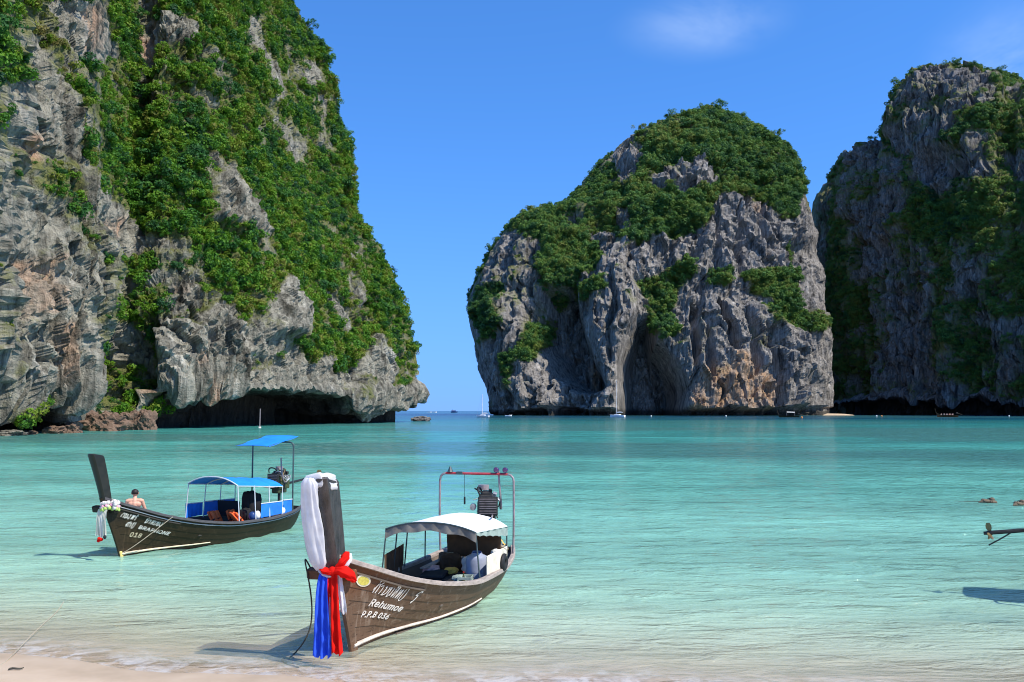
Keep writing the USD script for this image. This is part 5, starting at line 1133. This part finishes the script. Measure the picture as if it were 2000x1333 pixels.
# ------------------------------------------------------------------ cargo
def bundle(name, loc, rz, size, mat, label, cat, seed, strap=None):
    t = thing(name, loc, rz, label, cat)
    m = trimesh.creation.icosphere(3, 1.0); v = np.array(m.vertices)
    v = np.sign(v) * np.abs(v) ** 0.75
    v = v * (1 + .75 * (fbm(v * 1.7 + seed, 4, seed) - .5)[:, None] + .10 * (ridged(v * 1.8 + seed, 3, seed) - .5)[:, None] + .05 * np.sin(v[:, :1] * 14 + v[:, 2:] * 6)) * np.array(size) / 2
    v[:, 2] -= v[:, 2].min()
    obj('cloth_fold', (v, m.faces), M[mat], t, smooth=True)
    if strap: obj('strap', MB().tube(np.stack([0 * np.linspace(0, 6.28, 25), size[1] * .5 * np.cos(np.linspace(0, 6.28, 25)), size[2] * .5 + size[2] * .52 * np.sin(np.linspace(0, 6.28, 25))], 1), .016, 6).mesh, M[strap], t, smooth=True)
    return t
bundle('clothes_bundle', in_near((-1.15, -.45, .46)), NEAR_RZ, (.46, .30, .16), 'pink', 'faded pink bundle of cloth under the white canopy', 'bundle', 3)
bundle('clothes_bundle', in_near((-1.25, -.02, .46)), NEAR_RZ, (.30, .28, .13), 'yellow_cloth', 'orange yellow bundle of cloth under the white canopy', 'bundle', 5)
bundle('clothes_bundle', in_near((-1.9, -.3, .40)), NEAR_RZ + .4, (.5, .5, .40), 'brown_panel', 'dark brown bundle at the back of the white canopy', 'bundle', 8, 'rope_pale')
bundle('clothes_bundle', in_near((-1.75, .25, .40)), NEAR_RZ + .9, (.36, .36, .34), 'white_cloth', 'small white bundle behind the canopy posts', 'bundle', 31)
def mat_stack(loc, rz, label):
    t = thing('seat_mat', loc, rz, label, 'mat')
    for k in range(3): obj('mat_layer', MB().box((.02 * k, .015 * k, .03 + .055 * k), (.9, .52, .05), (0, 0, .05 * k), .02).mesh, M['black_cloth'], t, smooth=40)
mat_stack(in_near((-0.75, -.25, .40)), NEAR_RZ + .1, 'stack of black seat mats in the shade of the white canopy'); mat_stack(in_near((-0.55, .30, .34)), NEAR_RZ - .15, 'black seat mats nearest the port rail under the white canopy')
for k, (x_, y_, L_, a_, lab) in enumerate(((-1.5, -.55, 1.5, .10, 'weathered loose plank lying along the far side of the white canopied boat'), (-2.3, .0, 1.1, .5, 'shorter loose plank lying askew at the stern of the white canopied boat'))):
    t = thing('loose_plank', in_near((x_, y_, .62 - .1 * k)), NEAR_RZ + a_, lab, 'plank'); obj('board', MB().box((0, 0, 0), (L_, .16, .03), (.05, -.03, 0), .008).mesh, M['rail_near'], t)
t = thing('wooden_crate', in_near((-0.35, .62, .39)), NEAR_RZ + .2, 'small green slatted crate on the thwart by the near canopy post', 'crate')
for k in range(3):
    for sd in (-1, 1): obj('slat', MB().box((0, sd * .14, .04 + .075 * k), (.36, .015, .055), None, .004).mesh, M['canvas_green'], t); obj('slat', MB().box((sd * .18, 0, .04 + .075 * k), (.015, .28, .055), None, .004).mesh, M['canvas_green'], t)
obj('bottom', MB().box((0, 0, .008), (.36, .28, .015)).mesh, M['canvas_green'], t)
for k, (x_, y_, lab) in enumerate(((-.30, .60, 'brown bottle standing in the small green crate'),)):
    t = thing('bottle', in_near((x_, y_, .41)), 0, lab, 'bottle'); obj('glass_body', trimesh.creation.revolve(np.array([(0, 0), (.035, 0), (.036, .16), (.015, .21), (.014, .27), (0, .27)]), sections=12), M['iron_green'], t, smooth=35); obj('cap', MB().tube([(0, 0, .268), (0, 0, .285)], .016, 8).mesh, M['red'], t)
t = thing('plastic_drum', in_near((-1.15, .60, .32)), NEAR_RZ, 'grey blue plastic drum standing inside the cream side board', 'drum')
prof = [(0, 0), (.20, 0), (.225, .02), (.235, .2), (.225, .22), (.235, .24), (.235, .5), (.21, .57), (.12, .61), (.11, .64), (0, .64)]
obj('drum_body', trimesh.creation.revolve(np.array(prof), sections=24), M['greyblue'], t, smooth=35); obj('lid', MB().tube([(0, 0, .635), (0, 0, .67)], .10, 16).mesh, M['navy'], t, smooth=30)
def tyre(loc, rz, label, R=.24):
    t = thing('tyre_fender', loc, rz, label, 'tyre')
    a = np.linspace(0, 2 * math.pi, 28, endpoint=False); rr = []
    for th in np.linspace(0, 2 * math.pi, 11)[:-1]:
        rr.append(np.stack([(R - .065 + .065 * math.cos(th)) * np.cos(a), np.full(28, .05 * math.sin(th)), (R - .065 + .065 * math.cos(th)) * np.sin(a)], 1))
    rr.append(rr[0]); obj('rubber_ring', MB().loft(np.array(rr), False).mesh, M['rubber'], t, smooth=True)
    obj('lanyard', MB().tube(arc([(0, .05, R - .06), (0, .06, R + .06), (0, -.02, R + .12)], 8), .01, 6).mesh, M['rope_pale'], t, smooth=True)
tyre(in_near((-1.42, 1.13, .74)), NEAR_RZ, 'black tyre hung over the cream side board as a fender', .19)
bundle('sail_sack', in_near((-1.75, .86, .62)), NEAR_RZ + .5, (.36, .26, .30), 'canvas', 'white sack lying on the port quarter by the tyre', 'sack', 12, 'rope')
bundle('sail_sack', in_near((-0.45, .45, .38)), NEAR_RZ + 1.1, (.30, .26, .20), 'canvas_green', 'green grey sack on the thwart behind the near canopy post', 'sack', 15)
t = thing('stern_strap', in_near((-3.05, .5, .76)), NEAR_RZ, 'orange straps guying the engine post of the white canopied boat', 'strap')
obj('webbing', MB().tube([(0, .22, 0), (-.12, -.38, .72)], .022, 6, flat=.35).mesh, M['yellow_cloth'], t); obj('webbing', MB().tube([(.15, .20, 0), (-.08, -.38, .74)], .020, 6, flat=.35).mesh, M['strake_far'], t)
t = thing('coiled_rope', in_near((-3.0, .55, .76)), NEAR_RZ, 'coil of pale rope on the stern of the white canopied boat', 'rope')
a = np.linspace(0, 10 * math.pi, 120); obj('coil', MB().tube(np.stack([(.16 + .02 * np.sin(a * .37)) * np.cos(a), (.16 + .02 * np.cos(a * .53)) * np.sin(a), .02 + .10 * a / a[-1]], 1), .016, 6).mesh, M['rope_pale'], t, smooth=True)
def jacket(loc, rz, label, tilt=0.3):
    t = thing('life_jacket', loc, rz, label, 'life jacket', None)
    for sd in (-1, 1): obj('foam_panel', MB().box((sd * .12, .03, .26), (.19, .09, .48), (tilt, 0, sd * .06), .035).mesh, M['orange'], t, smooth=40)
    obj('back_panel', MB().box((0, -.09, .26), (.40, .07, .46), (tilt, 0, 0), .03).mesh, M['orange'], t, smooth=40)
    obj('belt', MB().box((0, .0, .20), (.46, .20, .04), (tilt, 0, 0), .01).mesh, M['rubber'], t)
jacket(in_far((-0.75, .12, .39)), FAR_RZ + .5, 'orange life jacket leaning against the black seat back, inner one'); jacket(in_far((-0.55, .48, .39)), FAR_RZ + 1.0, 'orange life jacket lying nearest the rail under the blue canopy', .7); jacket(in_far((-0.35, -.2, .39)), FAR_RZ + .2, 'orange life jacket farthest from the rail under the blue canopy', .5)
bundle('dark_bundle', in_far((-1.35, .35, .39)), FAR_RZ, (.55, .5, .95), 'black_cloth', 'tall black bundle piled beside the blue side panel', 'bundle', 21); bundle('dark_bundle', in_far((-0.95, .5, .39)), FAR_RZ, (.4, .4, .5), 'black_cloth', 'lower black bundle next to the life jackets', 'bundle', 25)
def fender(loc, mat, label):
    t = thing('round_fender', loc, 0, label, 'fender'); obj('float_ball', MB().ball((0, 0, .12), .12, 2, (1, 1, 1.15)).mesh, M[mat], t, smooth=True); obj('eye', MB().tube([(0, 0, .24), (0, 0, .31)], .022, 8).mesh, M['rubber'], t)
fender(in_far((-.95, .93, .60)), 'white', 'white round fender on the rail beside the blue side panel'); fender(in_far((-.72, .93, .60)), 'navy', 'dark blue round fender on the rail beside the white one')
fender(in_far((-2.18, .90, .62)), 'white', 'white round fender hanging at the stern end of the blue side panel')

# ------------------------------------------------------------------ rocks, pole
def rock(loc, size, rz, label, seed, mat='boulder', cat='rock'):
    t = thing('shore_rock', loc, rz, label, cat)
    m = trimesh.creation.icosphere(4, 1.0); v = np.array(m.vertices)
    v = np.sign(v) * np.abs(v) ** .8
    v = v * (1 + 1.0 * (fbm(v * 1.5 + seed, 4, seed) - .5) + .9 * (terrace(fbm(v * 1.8 + seed * 2, 3, seed + 1), 9) - .5) + .25 * (ridged(v * 2.5 + seed, 3, seed) - .6))[:, None] * np.array(size) / 2
    v[:, 2] += size[2] * .28
    obj('stone', (v, m.faces), M[mat] if isinstance(mat, str) else mat, t)
for k, (px, py, w, h, lab) in enumerate(((172, 841, 52, 46, 'reddish boulder at the left end of the row under the jungle'), (216, 842, 58, 48, 'broad reddish boulder in the middle of the row under the jungle'), (258, 840, 44, 44, 'craggy reddish boulder next to the cave mouth'), (286, 840, 36, 50, 'reddish boulder against the right wall of the gully'), (140, 846, 44, 26, 'low dark boulder in the mouth of the left cave'),
                                         (14, 851, 74, 14, 'flat pale rock slab at the water on the far left'), (54, 849, 30, 10, 'small flat rock beside the slab on the far left'), (104, 847, 40, 18, 'low boulder in front of the left cave'))):
    q = water_pt(px, py); D = q[1]; rock(q, (w / FPX * D, w / FPX * D * .8, h / FPX * D), .4 * k, lab, 10 + k, 'boulder' if k not in (5,) else ROCK_A)
q = water_pt(823, 823); rock(q, (32 / FPX * q[1], 20 / FPX * q[1], 13 / FPX * q[1]), .2, 'lone dark rock awash just off the tip of the left cliff', 40, ROCK_C)
q = water_pt(507, 836)
t = thing('marker_pole', q, 0, 'thin grey pole standing in the water before the cave', 'pole'); hgt = 37 / FPX * q[1]
obj('pole', MB().tube([(0, 0, -2), (0.05, 0, hgt)], .13, 8).mesh, M['steel'], t, smooth=True); obj('collar', MB().tube([(0, 0, -.3), (0, 0, .25)], .35, 10).mesh, M['buoy_white'], t, smooth=30)

# ------------------------------------------------------------------ craft and floats farther out
def boat_hull(L, Bm, H, sheer=.25, n=24, m=9, transom=.6):
    s = np.linspace(0, 1, n); v = np.linspace(0, 1, m)
    S, V = np.meshgrid(s, v, indexing='ij')
    hb = Bm / 2 * np.interp(s, [0, .12, .35, .65, 1], [.03, .38, .85, 1, transom])[:, None] * (np.maximum(V, 1e-3) ** .5)
    z = -.35 * H + (1.35 * H + sheer * H * (2 * (0.5 - S)).clip(0) ** 2) * V
    x = L / 2 - S * L + (1 - S) ** 3 * L * .07 * (V - .5)
    mb = MB(); mb.sheet(np.stack([x, hb, z], -1)[:, ::-1]); mb.sheet(np.stack([x, -hb, z], -1))
    mb.sheet(np.stack([np.stack([x[-1], hb[-1], z[-1]], -1), np.stack([x[-1], -hb[-1], z[-1]], -1)], 0))
    top = np.stack([x[:, -1], hb[:, -1], z[:, -1] - .06 * H], -1); mb.sheet(np.stack([top, top * [1, -1, 1]], 1)[:, ::-1])
    return mb.mesh
def yacht(px, py, L, mast, rz, label):
    q = water_pt(px, py); t = thing('sailing_yacht', q, rz, label, 'yacht'); H = L * .11
    obj('hull', boat_hull(L, L * .3, H), M['gelcoat'], t, smooth=40)
    cb = obj('cabin', MB().box((-.02 * L, 0, H * 1.25), (L * .38, L * .17, H * .55), None, H * .18).mesh, M['gelcoat'], t)
    obj('cabin_window', MB().box((-.02 * L, 0, H * 1.28), (L * .28, L * .172, H * .16), None, .02).mesh, M['navy'], cb)
    obj('mast', MB().tube([(.06 * L, 0, H), (.06 * L, 0, mast)], [.16, .11], 8).mesh, M['white'], t, smooth=True)
    obj('boom', MB().tube([(.05 * L, 0, H * 2.2), (-.36 * L, 0, H * 2.3)], .12, 8).mesh, M['white'], t); obj('furled_sail', MB().tube([(.03 * L, 0, H * 2.45), (-.15 * L, 0, H * 2.6), (-.35 * L, 0, H * 2.5)], [.22, .26, .14], 9).mesh, M['white_cloth'], t, smooth=True)
    for a in ((L * .48, 0, H * 1.2), (-L * .49, 0, H * 1.0), (.05 * L, L * .14, H), (.05 * L, -L * .14, H)): obj('stay', MB().tube([a, (.06 * L, 0, mast * .98)], .03, 4).mesh, M['steel'], t)
    obj('spreader', MB().tube([(.06 * L, -L * .06, mast * .55), (.06 * L, L * .06, mast * .55)], .06, 5).mesh, M['white'], t)
yacht(1206, 815, 11.5, 24.5, 2.4, 'white sailing yacht moored before the domed rock, its mast against the cliff'); yacht(943, 815, 9.0, 15.0, 2.7, 'white sailing yacht at the left foot of the domed rock, by the open sea')
def dinghy(px, py, L, rz, label, mat='gelcoat'):
    q = water_pt(px, py); t = thing('motor_dinghy', q, rz, label, 'dinghy'); H = L * .14
    obj('hull', boat_hull(L, L * .36, H), M[mat], t, smooth=40); obj('thwart', MB().box((0, 0, H * .98), (L * .12, L * .32, .08), None, .02).mesh, M['steel'], t); obj('outboard', MB().box((-L * .5, 0, H * 1.2), (.4, .4, .8), None, .1).mesh, M['rubber'], t)
    obj('windscreen', MB().box((L * .12, 0, H * 1.25), (.1, L * .26, H * .6), (0, -.4, 0), .02).mesh, M['greyblue'], t)
dinghy(993, 813, 5.5, .2, 'small white dinghy beside the left yacht')
dinghy(838, 806.2, 13.0, .1, 'white speedboat out at sea, left of the two'); dinghy(848, 806.3, 13.0, .15, 'white speedboat out at sea, right of the two')
q = water_pt(887, 806.4); L = 13 / FPX * q[1]
t = thing('passenger_ferry', q, .05, 'dark blue ferry on the horizon in the gap', 'ferry')
obj('hull', boat_hull(L, L * .3, L * .16), M['navy'], t, smooth=40); dk = obj('deck_house', MB().box((-.08 * L, 0, L * .27), (L * .66, L * .22, L * .2), None, .4).mesh, M['navy'], t); obj('window_band', MB().box((-.08 * L, 0, L * .29), (L * .6, L * .224, L * .05), None, .05).mesh, M['greyblue'], dk); obj('funnel', MB().tube([(-.22 * L, 0, L * .36), (-.24 * L, 0, L * .47)], L * .035, 10).mesh, M['navy'], t)
BUOYS = [(1272, 814, 'buoy_white', 'white mooring buoy right of the moored yacht'), (1418, 814, 'buoy_white', 'white mooring buoy before the tan rock face'), (1566, 817, 'buoy_orange', 'orange mooring buoy by the small dark longtail'), (1712, 814, 'buoy_white', 'white mooring buoy left of the tour boat, outer one of two'), (1722, 814, 'buoy_orange', 'orange mooring buoy left of the tour boat, inner one of two'), (1971, 814, 'buoy_white', 'white mooring buoy at the right edge below the headland')]
for px, py, mat, lab in BUOYS:
    q = water_pt(px, py); t = thing('mooring_buoy', q, 0, lab, 'buoy'); obj('float_ball', MB().ball((0, 0, .35), .55, 2).mesh, M[mat], t, smooth=True); obj('ring', MB().tube([(0, 0, .8), (0, 0, 1.1)], .12, 8).mesh, M['steel'], t)
def far_longtail(px, py, L, rz, label, roof):
    q = water_pt(px, py); t = thing('distant_longtail', q, rz, label, 'longtail boat'); H = L * .085
    obj('hull', boat_hull(L, L * .2, H, 1.2), M['hull_far'], t, smooth=40); obj('prow_post', MB().tube(arc([(L * .47, 0, H * 1.4), (L * .53, 0, H * 2.4), (L * .57, 0, H * 4.2)], 8), [.3, .28, .26, .25, .25, .25, .26, .26], 7).mesh, M['hull_far'], t)
    obj('engine_block', MB().box((-L * .47, 0, H * 2.0), (1.1, .7, .8), None, .15).mesh, M['iron'], t); obj('drive_shaft', MB().tube([(-L * .48, 0, H * 2), (-L * .72, 0, H * 1.2)], .09, 6).mesh, M['iron'], t)
    if roof: obj('canopy', thick(canopy_surface(L * .1, -L * .28, L * .085, H * 3.0, H * 2.9, .3), .04), M['canvas'], t); [obj('canopy_post', MB().tube([(xx * L, sd * L * .08, H), (xx * L, sd * L * .084, H * 3.0)], .05, 6).mesh, M['steel'], t) for xx in (.1, -.28) for sd in (1, -1)]
    return t, q, H
far_longtail(1541, 815.5, 12.5, 2.9, 'small dark longtail at the right foot of the domed rock', True)
t, q, H = far_longtail(1850, 815.0, 15.0, 3.3, 'longtail tour boat crowded with passengers below the headland', False)
pb = seated_bones(False); lo = body_mesh(pb, 0, 0)
lo = lo.simplify_quadric_decimation(face_count=700) if hasattr(lo, 'simplify_quadric_decimation') and False else lo
COL = ['white', 'orange', 'petal_cream', 'buoy_white', 'white', 'skin', 'buoy_orange', 'white', 'greyblue', 'white']
CN = ['white', 'orange', 'cream', 'off white', 'bright white', 'tan', 'faded orange', 'plain white', 'grey blue', 'white']
ORD = ['first', 'second', 'third', 'fourth', 'fifth', 'sixth', 'seventh', 'eighth', 'ninth', 'last']
for k in range(10):
    xx = 4.6 - 1.0 * k; yy = (.55, -.55)[k % 2]; c, s_ = math.cos(3.3), math.sin(3.3)
    loc = q + np.array([c * xx - s_ * yy, s_ * xx + c * yy, H * 1.0])
    tt = thing('passenger', loc, 3.3 - 1.57 + (.3 * ((k * 7) % 5 - 2)), f'passenger in {CN[k]} in the distant tour boat, {ORD[k]} from its prow', 'person', 'passengers seated in the tour boat', 1.35)
    obj('body', lo, M['skin'], tt, smooth=True)
    obj('shirt', body_mesh([(np.array((-.10, 0, .12)), .125, np.array((.10, 0, .12)), .125), (np.array((-.09, -.015, .42)), .125, np.array((.09, -.015, .42)), .125), (np.array((0, 0, .12)), .13, np.array((0, -.02, .42)), .13), (np.array((-.17, -.02, .52)), .075, np.array((.17, -.02, .52)), .075)], 0, 0), M[COL[k]], tt, smooth=True)
    obj('hair', (hv, hm.faces[fk][::1]), M['hair'], tt, smooth=True)
# floats on a line, near right
for px, py, rz, lab, s in ((1932, 982, .1, 'brown weathered float with a trailing line, left of the two on the right', 1.0), (1993, 987, .5, 'brown weathered float at the right edge of the photograph', 1.0)):
    q = water_pt(px, py); t = thing('float_bundle', q, rz, lab, 'float', None, s)
    obj('foam_block', MB().box((0, 0, .05), (.66, .26, .15), (.1, .15, 0), .05).mesh, M['driftwood'], t, smooth=40); obj('foam_block', MB().box((.14, .02, .13), (.20, .20, .14), (.1, -.3, .3), .04).mesh, M['driftwood'], t, smooth=40)
    obj('point', MB().tube([(-.25, 0, .04), (-.42, 0, .02), (-.50, 0, .0)], [.12, .06, .02], 8).mesh, M['driftwood'], t, smooth=40)
    obj('lashing', MB().tube(np.stack([0 * an[:1].repeat(20) + .02, .19 * np.cos(np.linspace(0, 6.28, 20)), .05 + .14 * np.sin(np.linspace(0, 6.28, 20))], 1), .014, 6).mesh, M['rope'], t)
q0 = water_pt(1917, 981); rope('float_line', [q0 + [0, 0, .03], q0 + [-.5, .02, .03], q0 + [-1.0, .0, .012], q0 + [-1.6, .05, -.02]], .016, 'rope', 'dark line trailing left from the brown float', 20)

# ------------------------------------------------------------------ small beach in the cleft
Xs, Us = np.meshgrid(np.linspace(258, 312, 40), np.linspace(0, 1, 10), indexing='ij')
Ys = 822 + 34 * Us + 4 * np.sin(Xs * .12); Zs = -.6 + 2.3 * sstep(0, .45, Us) * np.sin(np.clip((Xs - 257) / 56, 0, 1) * math.pi) ** .35 + .3 * (fbm(np.stack([Xs, Ys, 0 * Xs], -1) * .2, 2, 5) - .5)
obj('cove_beach', (np.stack([Xs, Ys, Zs], -1).reshape(-1, 3), grid_faces(*Xs.shape)), SAND, smooth=True, kind='structure', label='small pale beach in the cleft below the headland')

# ------------------------------------------------------------------ single trees that stand out on the skylines
def crown_mesh(seed, n_leaf, R):
    r = np.random.default_rng(seed); nl = 9
    cen = r.normal(0, .5, (nl, 3)) * [1, 1, .6] + [0, 0, .1]; rad_ = r.uniform(.25, .5, nl); k = r.integers(0, nl, n_leaf)
    d = r.normal(0, 1, (n_leaf, 3)); d[:, 2] += .3; d /= np.linalg.norm(d, axis=1, keepdims=True)
    c = cen[k] + d * (rad_[k] * r.uniform(.6, 1.08, n_leaf))[:, None]
    nr = d + r.normal(0, .6, (n_leaf, 3)); nr /= np.linalg.norm(nr, axis=1, keepdims=True); tt = np.cross(nr, r.normal(0, 1, (n_leaf, 3))); tt /= np.linalg.norm(tt, axis=1, keepdims=True); b = np.cross(nr, tt)
    sz = .085 * r.uniform(.6, 1.4, n_leaf)[:, None]
    v = np.stack([c - tt * sz, c + b * sz * .6, c + tt * sz, c - b * sz * .6], 1).reshape(-1, 3) * R; i = np.arange(n_leaf) * 4
    return v, np.vstack([np.stack([i, i + 1, i + 2], 1), np.stack([i, i + 2, i + 3], 1)])
def tree(name, foot, R, h, lean, mat, label, seed):
    t = thing(name, foot, 0, label, 'tree', None); r = np.random.default_rng(seed)
    top = np.array([lean[0], lean[1], h])
    obj('trunk', MB().tube(arc([(0, 0, -.8), top * [.3, .3, .45], top], 10), np.linspace(R * .07, R * .035, 10), 7).mesh, BARK, t, smooth=True)
    for k in range(4):
        a = r.uniform(0, 6.28); s0 = top * r.uniform(.55, .85); e = top + R * np.array([.6 * math.cos(a), .6 * math.sin(a), r.uniform(.1, .4)])
        obj('limb', MB().tube(arc([s0, (s0 + e) / 2 + [0, 0, R * .12], e], 6), np.linspace(R * .035, R * .012, 6), 5).mesh, BARK, t, smooth=True)
    v, f_ = crown_mesh(seed, 900, R); obj('crown', (v * [1, 1, .8] + top + [0, 0, R * .25], f_), mat, t)
def on_edge(C, px, py):
    """The cliff's own surface point that stands nearest this spot."""
    d = (C['px'] - px) ** 2 + (C['py'] - py) ** 2; i = np.unravel_index(np.argmin(d), d.shape); return C['V'][i]
names = ['topmost', 'second', 'third', 'fourth', 'fifth', 'sixth', 'seventh', 'lowest']
for k, (px, py, R) in enumerate(((588, 45, 3.0), (612, 62, 3.2), (638, 130, 2.6), (644, 190, 2.8), (676, 300, 2.4), (735, 490, 2.4), (775, 590, 2.6), (806, 705, 2.4))):
    tree('cliff_tree', on_edge(LC, px - 16, py) + [0, 0, -.2], R, R * .7, (.8 + .3 * (k % 3), -.4), LEAF_A, f'bushy tree on the sky edge of the left cliff, {names[k]} of eight', 200 + k)
for k, (px, py, R, lab) in enumerate(((1032, 414, 5.5, 'tree on the lower left shoulder of the domed rock'), (1245, 240, 5.5, 'tree on the skyline left of the summit of the domed rock'), (1300, 214, 6.5, 'spreading tree on the skyline where the domed rock flattens'), (1412, 186, 7.0, 'tree crowning the summit of the domed rock'), (1470, 198, 6.0, 'tree on the skyline just right of the summit of the domed rock'), (1540, 246, 5.5, 'tree on the right shoulder of the domed rock'))):
    tree('summit_tree', on_edge(MI, px, py) + [0, 0, -.5], R, R * .8, (.5, 0), LEAF_B, lab, 300 + k)
for k, (px, py, R, lab) in enumerate(((1765, 178, 5.0, 'tree on the left shoulder of the headland top'), (1868, 136, 6.0, 'tree on the highest point of the headland'), (1950, 152, 6.0, 'tree right of the highest point of the headland'), (1700, 274, 4.5, 'tree on the lower step of the headland, left of its upper block'))):
    tree('headland_tree', on_edge(RC, px, py) + [0, 0, -.5], R, R * .8, (.3, 0), LEAF_B, lab, 400 + k)
